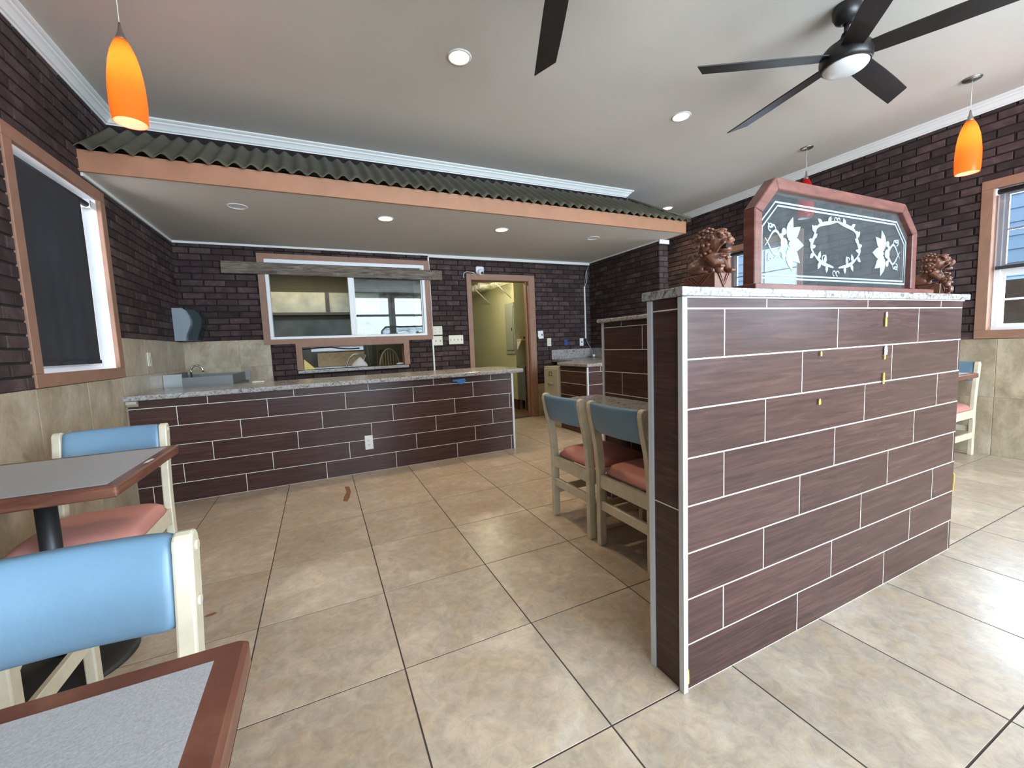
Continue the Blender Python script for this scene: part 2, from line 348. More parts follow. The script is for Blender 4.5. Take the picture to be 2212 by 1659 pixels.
def pieces(parent, name, m, axis, pos, sg, rects, dep=.006, c=.0015, limit=300, jitter=0):
    """every rectangle (u0,u1,v0,v1) on the plane becomes a piece of its own; past the limit one joined part"""
    mt = M[m]; items = []
    nrm = {'x': (1, 0, 0), 'y': (0, 1, 0), 'z': (0, 0, 1)}[axis]
    def at(u, v): return Vector((pos, u, v)) if axis == 'x' else (Vector((u, pos, v)) if axis == 'y' else Vector((u, v, pos)))
    for r in rects:
        u0, u1, v0, v1 = r
        if u1 - u0 < .004 or v1 - v0 < .004: continue
        ce = at((u0 + u1) / 2, (v0 + v1) / 2); items.append((seen_area(ce, nrm, (u1 - u0) * (v1 - v0)), ce, u1 - u0, v1 - v0))
    items.sort(key=lambda t: -t[0]); rest = MB()
    off = Vector((0, 0, 0)); p = parent
    while p is not None: off += p.location; p = p.parent
    for i, (s, ce, du, dv) in enumerate(items):
        d = dep + (random.uniform(-jitter, jitter) if jitter else 0); d = round(d, 4)
        key, vs, fs = frust(axis, sg, du, dv, d, c)
        if i < limit and (s > 0 or len(items) <= limit):
            if (key, m) not in _fc:
                b = MB(); b.add(vs, fs); _fc[(key, m)] = b.mesh(name, mt)
            o = bpy.data.objects.new(name, _fc[(key, m)]); COL.objects.link(o); o.location = ce - off; o.parent = parent
        else: rest.add([Vector(q) + ce for q in vs], fs)
    if rest.v: rest.build(name + '_field', m, parent, kind='stuff')
def subtract(r, holes):
    out = [r]
    for h in holes:
        nx = []
        for (a, b, c, d) in out:
            if h[1] <= a or h[0] >= b or h[3] <= c or h[2] >= d: nx.append((a, b, c, d)); continue
            if h[0] > a: nx.append((a, h[0], c, d))
            if h[1] < b: nx.append((h[1], b, c, d))
            m0, m1 = max(a, h[0]), min(b, h[1])
            if h[2] > c: nx.append((m0, m1, c, h[2]))
            if h[3] < d: nx.append((m0, m1, h[3], d))
        out = nx
    return out
def bricks(u0, u1, v0, v1, holes, L=.205, H=.0697, g=.012, zb=1.016, ph=0):
    out = []; k0 = math.floor((v0 - zb) / H) - 1; k = k0
    while zb + k * H < v1:
        a = zb + k * H; n = math.floor((u0 - ph) / L) - 1
        while ph + (n + (.5 if k % 2 else 0)) * L < u1:
            x = ph + (n + (.5 if k % 2 else 0)) * L + random.uniform(-.004, .004)
            r = (max(u0, x), min(u1, x + L - g), max(v0, a), min(v1, a + H - g))
            if r[1] - r[0] > .012 and r[3] - r[2] > .01:
                out += [q for q in subtract(r, holes) if q[1] - q[0] > .012 and q[3] - q[2] > .01]
            n += 1
        k += 1
    return out
def wallbox(mb, axis, p0, p1, u0, u1, v0, v1, holes):
    for (a, b, c, d) in subtract((u0, u1, v0, v1), holes):
        if axis == 'x': mb.box(p0, p1, a, b, c, d)
        else: mb.box(a, b, p0, p1, c, d)

# ---------------------------------------------------------------- setting
XL, XR, YB, YF, ZC = -1.34, 5.27, 5.57, -3.0, 3.0
NX = 4.08     # alcove side wall
fl = MB().box(XL - .14, XR + .14, YF - .14, YB + .13, -.12, -.0015).build('floor', 'floor_grout', kind='structure')
tp = .512; rects = []
for i in range(-4, 11):
    for j in range(-10, 10):
        a, b = .196 + i * tp + .0026, .196 + (i + 1) * tp - .0026; c, d = 1.421 + j * tp + .0026, 1.421 + (j + 1) * tp - .0026
        a, b, c, d = max(a, XL), min(b, XR), max(c, YF), min(d, YB)
        if b - a > .02 and d - c > .02: rects.append((a, b, c, d))
pieces(fl, 'floor_tile', 'floor_tile', 'z', -.0015, 1, rects, .0015, .0004, 300)

MB().box(XL - .14, XR + .14, YF - .14, 5.72, ZC, ZC + .1).build('ceiling', 'ceiling', kind='structure')
# left wall
WIN_L = (2.985, 3.945, 1.06, 2.30)
wl = MB(); wallbox(wl, 'x', XL - .14, XL, YF - .14, YB + .13, 0, ZC, [WIN_L]); wall_left = wl.build('wall_left', 'mortar', kind='structure')
casL = (2.927, 4.003, 1.016, 2.345)
lo = bricks(YF, YB, 1.016, 2.95, [casL, (3.99, YB, 1.0, 1.312), (3.70, 5.57, 2.36, 2.55)])
pieces(wall_left, 'brick', 'brick', 'x', XL, 1, lo, .008, .002, 300, .0015)
tl = MB().box(XL, XL + .004, YF, YB, 0, 1.012).box(XL, XL + .004, 4.0, YB, 1.012, 1.308).build('tile_grout', 'wall_grout', wall_left)
rl = []
ys = [2.926 + .517 * k for k in range(-12, 6)]
for a, b in zip(ys, ys[1:]):
    for c, d in ((0, .5065), (.5095, 1.013)):
        a2, b2 = max(a + .0015, YF), min(b - .0015, YB)
        if b2 - a2 > .02: rl.append((a2, b2, c, d))
for a, b in ((4.003, 4.455), (4.458, 5.08), (5.083, YB)): rl.append((a, b, 1.016, 1.31))
pieces(wall_left, 'wall_tile', 'wall_tile', 'x', XL, 1, rl, .009, .0015)
# right wall
WIN_R = (.585, 1.51, 1.06, 2.30); WIN_R3 = (3.05, 3.985, 1.06, 2.30); WIN_R0 = (-2.1, -1.1, 1.06, 2.30)
def outer(w): return (w[0] - .056, w[1] + .056, 1.016, 2.35)
wr = MB(); wallbox(wr, 'x', XR, XR + .14, YF - .14, YB + .13, 0, ZC, [WIN_R, WIN_R3, WIN_R0]); wall_right = wr.build('wall_right', 'mortar', kind='structure')
pieces(wall_right, 'brick', 'brick', 'x', XR, -1, bricks(YF, YB, 1.016, 2.95, [outer(WIN_R), outer(WIN_R3), outer(WIN_R0)], ph=.07), .008, .002, 300, .0015)
MB().box(XR - .004, XR, YF, YB, 0, 1.012).build('tile_grout', 'wall_grout', wall_right)
rr = []; ys = [1.424 + .512 * k for k in range(-10, 10)]
for a, b in zip(ys, ys[1:]):
    for c, d in ((0, .5065), (.5095, 1.013)):
        a2, b2 = max(a + .0015, YF), min(b - .0015, YB)
        if b2 - a2 > .02: rr.append((a2, b2, c, d))
pieces(wall_right, 'wall_tile', 'wall_tile', 'x', XR, -1, rr, .009, .0015)
# back wall
KW = (-.475, 1.345, 1.325, 2.215); KP = (-.185, 1.045, .93, 1.215); DR = (2.03, 2.95, 0, 2.075)
wb = MB(); wallbox(wb, 'y', YB, YB + .13, XL - .14, XR + .14, 0, ZC, [KW, KP, DR]); wall_back = wb.build('wall_back', 'mortar', kind='structure')
hb = [(-.57, 1.44, 1.25, 2.305), (-.25, 1.11, .87, 1.25), (1.955, 3.055, 0, 2.165), (-1.5, -.505, 0, 1.314), (3.0, 4.2, 0, .505)]
pieces(wall_back, 'brick', 'brick', 'y', YB, -1, bricks(XL, NX, .02, 2.40, hb, L=.203, ph=.03), .008, .002, 300, .0015)
MB().box(XL, -.507, YB - .004, YB, 0, 1.309).box(3.055, NX, YB - .004, YB, 0, .503).build('tile_grout', 'wall_grout', wall_back)
rb = [(XL, -.822, .51, 1.008), (-.819, -.508, .51, 1.008), (XL, -.822, 1.011, 1.312), (-.819, -.508, 1.011, 1.312), (XL, -.822, 0, .507), (-.819, -.508, 0, .507), (3.056, 3.36, 0, .503), (3.363, 3.87, 0, .503), (3.873, NX, 0, .503)]
pieces(wall_back, 'wall_tile', 'wall_tile', 'y', YB, -1, rb, .009, .0015)
# alcove side wall with its brick end
wall_alcove = MB().box(NX, NX + .14, 4.06, YB, 0, 2.395).build('wall_alcove', 'mortar', kind='structure')
pieces(wall_alcove, 'brick', 'brick', 'x', NX, -1, bricks(4.06, YB - .01, .02, 2.37, [], ph=.1), .008, .002, 300, .0015)
pieces(wall_alcove, 'brick', 'brick', 'y', 4.06, -1, bricks(NX - .006, NX + .146, .02, 2.37, [], L=.155, ph=NX - .006), .008, .002, 60, .001)
# front wall behind the camera, with the shopfront windows and one added at the left
FW = [(.95, 2.28, .55, 2.88), (2.38, 3.62, .55, 2.88), (3.72, 4.95, .55, 2.88), (-1.05, .35, .95, 2.35)]  # last opening is unseen, added to light the left side
wf = MB(); wallbox(wf, 'y', YF - .14, YF, XL - .14, XR + .14, 0, ZC, FW); wall_front = wf.build('wall_front', 'mortar', kind='structure')
wfh = [(a - .03, b + .03, c - .03, d + .03) for a, b, c, d in FW]
pieces(wall_front, 'brick', 'brick', 'y', YF, 1, bricks(XL, XR, .02, 2.95, wfh), .008, .002, 300, .0015)
for i, (a, b, c, d) in enumerate(FW):
    w = MB(); t = .05
    w.box(a - .03, b + .03, YF - .13, YF + .012, c - .03, c + t).box(a - .03, b + .03, YF - .13, YF + .012, d - t, d + .03).box(a - .03, a + t, YF - .13, YF + .012, c, d).box(b - t, b + .03, YF - .13, YF + .012, c, d)
    if i < 3: w.box(a, b, YF - .10, YF - .02, 2.22, 2.29)
    wo = w.build('window_%d' % (5 + i), 'vinyl', kind='structure', bevel=.003, seg=1)
    MB().box(a + t, b - t, YF - .07, YF - .064, c + t, d - t).build('pane', 'glass', wo)

# crown mouldings
def crown(flip, h=.077, p=.082):
    pr = [(0, 0), (.012, 0), (.016, .010), (.026, .014), (.034, .026), (.046, .040), (.058, .048), (.062, .057), (.072, .061), (p, .068), (p, h), (0, h)]
    return [(flip * a, b + ZC - h) for a, b in pr]
MB().prism([(XL + a, z) for a, z in crown(1)], 'y', YF, 4.20).build('trim_1', 'white', kind='structure')
MB().prism([(XR + a, z) for a, z in crown(-1)], 'y', YF, YB).build('trim_2', 'white', kind='structure')
BY = 4.222
cm = MB(); pr = [(BY + a, z) for a, z in crown(-1)]; k = len(pr)
cm.v = [Vector((XL, y, z)) for y, z in pr] + [Vector((3.67 + (BY - y) * 1.0, y, z)) for y, z in pr]
cm.f = [[i, (i + 1) % k, (i + 1) % k + k, i + k] for i in range(k)] + [list(range(k))[::-1], list(range(k, 2 * k))]; cm.sm = [False] * (k + 2)
cm.build('trim_3', 'white', kind='structure')
# dropped ceiling over the service area, its fascia and bulkhead
SX1, SY = 4.155, 3.70
sof = MB().box(XL, SX1 - .01, SY + .022, YB, 2.395, 2.50).box(SX1 - .10, SX1 - .01, SY + .022, YB, 2.50, 2.535).box(XL, 3.69, BY, BY + .1, 2.50, ZC + .01).build('ceiling_dropped', 'ceiling', kind='structure')
fascia = MB().box(XL, SX1, SY, SY + .022, 2.392, 2.532).build('trim_4', 'fascia', kind='structure', bevel=.002, seg=1)
MB().box(SX1 - .012, SX1 + .01, SY + .022, YB, 2.392, 2.532).build('fascia_return', 'fascia', fascia)
t5 = MB().box(XL, 1.432, YB - .016, YB, 2.372, 2.395).box(1.432, NX, YB - .022, YB, 2.352, 2.392).build('trim_5', 'white', kind='structure', bevel=.002, seg=1)
MB().box(XL, XL + .014, SY + .03, YB - .016, 2.372, 2.395).build('trim_6', 'white', kind='structure')
MB().box(NX - .014, NX, 4.04, YB - .022, 2.378, 2.395).box(NX - .014, NX + .15, 4.036, 4.052, 2.345, 2.395).build('trim_7', 'white', kind='structure')
MB().box(1.424, 1.444, YB - .020, YB - .008, .82, 2.352).build('trim_8', 'white', kind='structure')

# corrugated roofing over the fascia
roof = thing('corrugated_roof', 'dark olive corrugated roofing sloping up above the orange fascia board', 'roof', (1.4, 3.66, 2.535))
RY0, RY1, RZ0, RZ1, RP, RA = 3.655, 4.190, 2.535, 2.882, .106, .0175
def rz(x): return RA * math.cos(2 * PI * (x + 1.303) / RP)
seams = [XL + .005, -.27, .93, 2.13, 3.33, SX1 + .04]
for i in range(5):
    x0, x1 = seams[i], seams[i + 1] + (.05 if i < 4 else 0); m = MB(); n = int((x1 - x0) / RP * 10) + 1; lift = .004 * (i % 2)
    ny = 8; cols = []
    for a in range(n + 1):
        x = x0 + (x1 - x0) * a / n; col = []
        for b in range(ny + 1):
            t = b / ny; t = min(t, 1) ; tm = 1 if x < 3.69 else max(0, (SX1 + .04 - x) / (SX1 + .04 - 3.69))
            t = t * tm
            y = RY0 + (RY1 - RY0) * t; z = RZ0 + (RZ1 - RZ0) * t + rz(x) + lift
            col.append(Vector((x, y, z)))
        cols.append(col)
    th = Vector((0, .003, -.004)); k = 0
    for col in cols: m.v += col
    for col in cols: m.v += [p + th for p in col]
    N1 = (n + 1) * (ny + 1)
    for a in range(n):
        for b in range(ny):
            q = [a * (ny + 1) + b, (a + 1) * (ny + 1) + b, (a + 1) * (ny + 1) + b + 1, a * (ny + 1) + b + 1]
            m.f += [q, [v + N1 for v in q[::-1]]]; m.sm += [True, True]
        m.f.append([a * (ny + 1), a * (ny + 1) + N1, (a + 1) * (ny + 1) + N1, (a + 1) * (ny + 1)]); m.sm.append(False)
    me_o = m.build('roof_sheet', 'roof', roof)
# hip return on the right-hand end
m = MB(); n = 140
for a in range(n + 1):
    y = RY0 + (YB - RY0) * a / n; tm = min(1, (y - RY0) / (RY1 - RY0)) if y < RY1 else 1
    for b in range(5):
        t = b / 4 * tm; m.v.append(Vector((SX1 + .04 - (SX1 + .04 - 3.69) * t, y, RZ0 + (RZ1 - RZ0) * t + rz(y))))
for a in range(n):
    for b in range(4): m.f.append([a * 5 + b, (a + 1) * 5 + b, (a + 1) * 5 + b + 1, a * 5 + b + 1]); m.sm.append(True)
m.build('roof_sheet', 'roof', roof)
MB().tube([(SX1 + .035, RY0 + .005, RZ0 + .024), (3.69, RY1, RZ1 + .020)], .014, 8).build('hip_cap', 'roof', roof)
MB().box(XL + .003, SX1 - .03, SY + .03, SY + .05, 2.503, 2.533).build('eave_shade_strip', 'dark', roof)  # dark strip paints the shade inside the openings under the waves
MB().box(XL + .003, 3.69, 4.207, 4.221, 2.80, 2.924).build('shadow_gap_strip', 'mortar', roof)  # dark strip stands in for the shadow gap below the crown

# ---------------------------------------------------------------- windows in the side walls
def side_window(n, xw, sg, w, shade=None):
    """xw wall face, sg = +1 right wall / -1 left wall (direction to the outside)"""
    y0, y1, z0, z1 = w; oy0, oy1, oz0, oz1 = y0 - .056, y1 + .056, 1.016, 2.35
    c = MB()
    def fr(mb, a0, a1, Y0, Y1, Z0, Z1, t, tb=None):
        tb = tb or t
        mb.box(a0, a1, Y0, Y1, Z0, Z0 + tb).box(a0, a1, Y0, Y1, Z1 - t, Z1).box(a0, a1, Y0, Y0 + t, Z0 + tb, Z1 - t).box(a0, a1, Y1 - t, Y1, Z0 + tb, Z1 - t)
    root = fr(c, xw - sg * .016, xw + sg * .012, oy0, oy1, oz0, oz1, .074) or c.build('window_%d' % n, 'casing', kind='structure', bevel=.003, seg=1)
    r = MB(); fr(r, xw + sg * .002, xw + sg * .125, y0, y1, z0, z1, .016); r.build('reveal', 'vinyl' if sg < 0 else 'casing', root)
    f = MB(); fr(f, xw + sg * .075, xw + sg * .125, y0 + .016, y1 - .016, z0 + .016, z1 - .016, .04); f.build('window_frame', 'vinyl', root, bevel=.003, seg=1)
    zm = 1.60; s = MB(); s.box(xw + sg * .08, xw + sg * .115, y0 + .056, y1 - .056, zm - .02, zm + .02)
    for a, b in ((zm + .02, z1 - .056), (z0 + .056, zm - .02)):
        fr(s, xw + sg * .085, xw + sg * .11, y0 + .056, y1 - .056, a, b, .025)
    so = s.build('sash', 'vinyl', root)
    ym = (y0 + y1) / 2
    for a, b in ((z0 + .08, zm - .045), (zm + .045, z1 - .08)):
        g = MB().box(xw + sg * .095, xw + sg * .100, y0 + .08, y1 - .08, a, b).build('pane', 'glass', so)
        mu = MB().box(xw + sg * .091, xw + sg * .104, y0 + .08, y1 - .08, (a + b) / 2 - .008, (a + b) / 2 + .008).box(xw + sg * .091, xw + sg * .104, ym - .008, ym + .008, a, b)
        mu.build('muntin', 'vinyl', so)
    return root
w1 = side_window(1, XL, -1, WIN_L)
w2 = side_window(2, XR, 1, WIN_R)
w3 = side_window(3, XR, 1, WIN_R3)
w4 = side_window(4, XR, 1, WIN_R0)
# black roller shade in the left window
rs = thing('window_blind', 'black roller blind pulled nearly down in the left-hand window', 'blind', (XL - .03, 3.36, 2.2))
MB().tube([(XL - .035, 3.005, 2.222), (XL - .035, 3.845, 2.222)], .019, 14).build('roller_tube', 'shade', rs)
m = MB(); nn = 24; mm_ = 26
for a in range(nn + 1):
    for b in range(mm_ + 1):
        y = 3.012 + (3.722 - 3.012) * a / nn; z = 1.135 + (2.222 - 1.135) * b / mm_
        wob = .004 * math.sin(y * 17 + z * 3) * (1 - b / mm_) + .004 * math.sin(y * 41 + z) * (1 - b / mm_)
        if a == nn: y += .012 * math.sin((1 - b / mm_) * 2.6)
        m.v.append(Vector((XL - .017 + wob, y, z)))
for a in range(nn):
    for b in range(mm_):
        m.f.append([a * (mm_ + 1) + b, (a + 1) * (mm_ + 1) + b, (a + 1) * (mm_ + 1) + b + 1, a * (mm_ + 1) + b + 1]); m.sm.append(True)
o = m.build('shade_cloth', 'shade', rs); md = o.modifiers.new('s', 'SOLIDIFY'); md.thickness = .0015
MB().box(XL - .024, XL - .012, 3.010, 3.732, 1.128, 1.152).build('hem_bar', 'shade', rs, bevel=.002)
MB().box(XL - .06, XL - .008, 3.845, 3.850, 2.20, 2.25).box(XL - .012, XL - .008, 3.845, 3.925, 2.20, 2.25).build('bracket', 'whiteplastic', rs, bevel=.001, seg=1)
# see-through screens in the right-hand windows
for (ya, yb, lab) in ((.601, 1.494, 'dark see-through roller screen half down in the right-hand wall window'), (3.066, 3.969, 'dark see-through roller screen in the far right window behind the carved lion')):
    r2 = thing('window_blind', lab, 'blind', (XR + .03, (ya + yb) / 2, 2.24))
    MB().tube([(XR + .035, ya + .01, 2.247), (XR + .035, yb - .01, 2.247)], .020, 14).build('roller_tube', 'shade', r2)
    MB().box(XR + .030, XR + .0315, ya + .025, yb - .025, 1.62, 2.24).build('screen_cloth', 'screenfabric', r2)
    MB().box(XR + .024, XR + .038, ya + .022, yb - .022, 1.600, 1.628).build('hem_bar', 'shade', r2)
    MB().box(XR + .010, XR + .055, yb - .012, yb, 2.222, 2.275).build('bracket', 'whiteplastic', r2); MB().box(XR + .010, XR + .055, ya, ya + .012, 2.222, 2.275).build('bracket', 'whiteplastic', r2)

# ---------------------------------------------------------------- kitchen window and pass-through in the back wall
kw = MB()
y0, y1 = YB - .022, YB + .01
kw.box(-.568, 1.438, y0, y1, 2.215, 2.303).box(-.568, -.485, y0, y1, 1.322, 2.215).box(1.352, 1.438, y0, y1, 1.322, 2.215)
kw.box(-.568, 1.438, y0, y1, 1.250, 1.322).box(-.245, -.178, y0, y1, .93, 1.250).box(1.035, 1.108, y0, y1, .93, 1.250).box(-.178, 1.035, y0, y1, 1.213, 1.250)
window8 = kw.build('window_9', 'casing', kind='structure')
m = MB(); A, B = YB - .030, YB + .07
m.box(-.497, 1.363, A, B, 1.308, 1.338).box(-.497, 1.363, A, B, 2.196, 2.240).box(-.497, -.460, A, B, 1.338, 2.196).box(1.327, 1.363, A, B, 1.338, 2.196).box(.397, .452, A + .004, B, 1.338, 2.196)
m.box(-.46, .397, A + .012, A + .02, 2.186, 2.196)
wf_ = m.build('window_frame', 'vinyl', window8, bevel=.003, seg=1)
MB().box(.452, 1.327, YB + .012, YB + .018, 1.338, 2.196).build('pane', 'mottledglass', window8)
MB().box(.452, .470, YB - .006, YB + .03, 1.338, 2.196).box(1.312, 1.327, YB - .006, YB + .03, 1.338, 2.196).build('sash', 'whiteplastic', window8)
MB().box(-.178, 1.035, YB - .01, YB + .13, 1.205, 1.213).box(-.185, -.178, YB - .01, YB + .13, .93, 1.213).box(1.035, 1.045, YB - .01, YB + .13, .93, 1.213).build('reveal', 'casing', window8)
sill = MB().box(-.240, 1.085, YB - .050, YB + .16, .888, .926).build('pass_through_sill', 'granite', bevel=.006)
tag(sill, 'grey granite sill of the low pass-through under the kitchen window', 'sill')
pl = MB(); L0 = [(-.912, 2.058), (-.91, 2.193), (.0, 2.190), (.7, 2.186), (1.60, 2.172), (1.602, 2.043), (1.0, 2.046), (.3, 2.052), (-.2, 2.054), (-.5, 2.062)]
pl.prism(L0, 'y', YB - .062, YB - .036)
tag(pl.build('wooden_plank', 'oldwood', bevel=.003, seg=1), 'long weathered grey wooden board fixed across the top of the kitchen window', 'board')

# ---------------------------------------------------------------- doorway
dj = MB()
dj.box(1.961, 2.032, YB - .022, YB + .01, 0, 2.158).box(2.948, 3.052, YB - .022, YB + .01, 0, 2.158).box(2.032, 2.948, YB - .022, YB + .01, 2.073, 2.158)
door1 = dj.build('door_1', 'casing', kind='structure', bevel=.004, seg=1)
MB().box(2.024, 2.036, YB - .015, YB + .145, 0, 2.075).box(2.944, 2.956, YB - .015, YB + .145, 0, 2.075).box(2.03, 2.95, YB - .015, YB + .145, 2.069, 2.081).box(2.924, 2.944, YB + .05, YB + .09, 0, 2.069).box(2.036, 2.052, YB + .05, YB + .09, 0, 2.069).build('door_jamb', 'casing', door1, bevel=.002, seg=1)

# ---------------------------------------------------------------- storage room behind the doorway
CX1 = 3.105
MB().box(1.80, 3.6, YB + .13, 9.2, -.12, -.002).build('floor_storage', 'darkwood_floor', kind='structure')
MB().box(1.80, 3.6, YB + .13, 9.2, 2.50, 2.6).build('ceiling_storage', 'yellowwall', kind='structure')
wst = MB().box(CX1, CX1 + .7, 6.40, 9.2, 0, 2.5).box(3.55, 3.8, YB + .13, 6.4, 0, 2.5).box(1.78, 3.2, 9.2, 9.3, 0, 2.5).box(1.74, 1.84, YB + .13, 9.2, 0, 2.5).build('wall_storage', 'yellowwall', kind='structure')
MB().box(CX1 - .012, CX1, 6.388, 9.2, 0, .165).box(CX1, 3.55, 6.388, 6.4, 0, .165).build('baseboard_storage', 'wood_tile', kind='structure')
ep = thing('electrical_panel', 'tall grey electrical panel on the cream storage room wall', 'electrical panel', (CX1, 6.5, 1.41))
MB().box(CX1 - .014, CX1, 6.335, 6.70, .965, 1.855).build('panel_frame', 'panelgrey', ep, bevel=.002, seg=1)
MB().box(CX1 - .024, CX1 - .014, 6.37, 6.655, 1.03, 1.80).build('panel_door', 'panelgrey', ep, bevel=.003, seg=1)
MB().box(CX1 - .03, CX1 - .024, 6.40, 6.43, 1.37, 1.42).build('latch', 'slot', ep)
ep.location.y += .07
for ch in ep.children: pass
ws = thing('wire_shelf', 'white wire shelf on diagonal brackets high on the storage room wall', 'shelf', (CX1, 7.4, 2.2))
m = MB()
for k in range(9): m.tube([(CX1 - .02 - k * .035, 6.42, 2.20), (CX1 - .02 - k * .035, 8.8, 2.20)], .003, 5)
for k in range(26): m.tube([(CX1 - .005, 6.45 + k * .09, 2.196), (CX1 - .31, 6.45 + k * .09, 2.196)], .002, 4)
m.build('wire_grid', 'plate', ws)
for yy in (6.50, 7.45, 8.4):
    MB().tube([(CX1 - .004, yy, 1.93), (CX1 - .29, yy, 2.19)], .007, 6).build('bracket', 'plate', ws)
sx = MB()
for k, (yy, r) in enumerate(((7.35, .055), (7.55, .05), (7.75, .06))): sx.tube([(CX1 - .27, yy, 2.262), (CX1 - .05, yy + .02, 2.262)], r, 12)
sx.build('paper_roll', 'whiteplastic')
o = bpy.data.objects['paper_roll']; tag(o, 'white rolls lying on the wire shelf in the storage room', 'rolls')
cb = MB().box(3.115, 3.50, 6.12, 6.386, .17, .762).build('storage_cabinet', 'steel', bevel=.004, seg=1); tag(cb, 'grey metal cabinet standing just inside the storage room doorway', 'cabinet')
for x in (3.13, 3.45):
    for y in (6.14, 6.34): MB().box(x, x + .03, y, y + .03, 0, .17).build('leg', 'steel', cb)
sh = thing('wall_shelf', 'small white wall shelf above the metal cabinet in the storage room', 'shelf', (3.3, 6.3, 1.21))
MB().box(3.125, 3.54, 6.22, 6.397, 1.190, 1.212).build('shelf_board', 'plate', sh, bevel=.002, seg=1)
MB().prism([(6.396, 1.19), (6.24, 1.19), (6.396, 1.02)], 'x', 3.13, 3.145).build('bracket', 'plate', sh)
fb = MB().box(3.19, 3.50, 6.27, 6.38, 1.213, 1.258).build('folded_board', 'carved', bevel=.002, seg=1); tag(fb, 'brown flat box lying on the small wall shelf in the storage room', 'box')
bl = MB().lathe([(.02, 0), (.035, -.015), (.038, -.05), (.025, -.085), (.004, -.098)], (2.45, 6.35, 2.49), 16).build('storage_bulb', 'bulb'); tag(bl, 'bare glowing bulb on the storage room ceiling', 'bulb')

# ---------------------------------------------------------------- kitchen behind the back wall
MB().box(-2.3, 1.74, YB + .13, 8.1, -.12, -.002).build('floor_kitchen', 'darkwood_floor', kind='structure')
MB().box(-2.3, 1.74, YB + .13, 8.1, 2.62, 2.7).build('ceiling_kitchen', 'kwall', kind='structure')
MB().box(-2.3, 1.74, 8.0, 8.1, 0, 2.62).box(-2.4, -2.3, YB + .13, 8.1, 0, 2.62).build('wall_kitchen', 'kwall', kind='structure')
hd = thing('range_hood', 'stainless steel range hood seen through the left pane of the kitchen window', 'range hood', (-.3, 7.6, 1.77))
MB().prism([(7.98, 1.77), (7.32, 1.77), (7.30, 2.09), (7.98, 2.09)], 'x', -1.4, 1.0).build('hood_body', 'hoodsteel', hd, bevel=.004, seg=1)
MB().box(-1.4, 1.0, 7.29, 7.32, 1.735, 1.775).build('hood_rim', 'slot', hd)
MB().box(.16, .22, 7.285, 7.30, 1.78, 2.09).build('grease_streak', 'slot', hd)
ks = thing('kitchen_range', 'dark cooking range and steel splash under the range hood', 'range', (-.2, 7.6, 0))
MB().box(-1.4, 1.0, 7.42, 7.98, 0, .86).build('range_body', 'black', ks, bevel=.005, seg=1)
MB().box(-1.4, .9, 7.93, 7.98, .86, 1.70).build('splash_panel', 'splash', ks)
MB().box(-1.4, 1.0, 7.62, 7.93, 1.40, 1.425).build('range_shelf', 'splash', ks)
wt = thing('work_table', 'long stainless worktable with a wooden board, seen through the pass-through', 'table', (.4, 7.2, 0))
MB().box(-.3, .70, 6.95, 7.34, .86, .90).build('table_top', 'steel', wt)
for x in (-.27, .67):
    for y in (6.98, 7.31): MB().tube([(x, y, 0), (x, y, .86)], .015, 8).build('leg', 'steel', wt)
bd = MB().box(-.02, .70, 7.30, 7.33, .90, 1.12).build('cutting_board', 'kwood', bevel=.004); tag(bd, 'long pale wooden board leaning at the back of the kitchen worktable', 'board')
# white hood edge and hose behind the pass-through
wp = MB().box(-.083, .540, 5.704, 5.722, 1.146, 1.30).build('white_panel', 'whiteplastic', bevel=.003, seg=1); tag(wp, 'white rectangular panel hanging at the top of the pass-through opening', 'panel')
MB().box(.11, .185, 5.698, 5.704, 1.140, 1.153).build('clip', 'panelgrey', wp)
hs = MB().tube([(-.176, 5.685, 1.181), (-.09, 5.685, 1.186), (0, 5.685, 1.194), (.15, 5.685, 1.197), (.26, 5.685, 1.176), (.37, 5.685, 1.166), (.49, 5.685, 1.170)], .0075, 8).build('rubber_hose', 'black'); tag(hs, 'black hose running in front of the white panel in the pass-through', 'hose')
# windsor chair in the kitchen
wc = thing('windsor_chair', 'light wooden spindle-back chair with a round hoop in the kitchen', 'chair', (1.0, 6.6, 0))
hoop = [(1.0 - .115 * math.cos(a) * (1.0 if a < PI / 2 else 1.0), 6.62, .60 + .54 * math.sin(a) ** .8 if math.sin(a) > 0 else .60) for a in [PI * i / 20 for i in range(21)]]
hoop = [(1.0 + .15 * -math.cos(a), 6.62, .84 + .30 * math.sin(a)) for a in [PI * i / 20 for i in range(21)]]
hoop = [(.86, 6.60, .45)] + hoop + [(1.14, 6.60, .45)]
MB().tube(hoop, .013, 8).build('hoop', 'kwood', wc)
for k in range(6):
    x = .90 + k * .04; h = .84 + .30 * math.sqrt(max(0, 1 - ((x - 1.0) / .15) ** 2))
    MB().tube([(x, 6.60, .45), (x, 6.62, h)], .007, 6).build('spindle', 'kwood', wc)
MB().box(.78, 1.22, 6.20, 6.62, .42, .455).build('seat', 'kwood', wc, bevel=.012)
for x in (.81, 1.19):
    for y in (6.23, 6.58): MB().tube([(x, y, 0), (x, y, .42)], .016, 8).build('leg', 'kwood', wc)
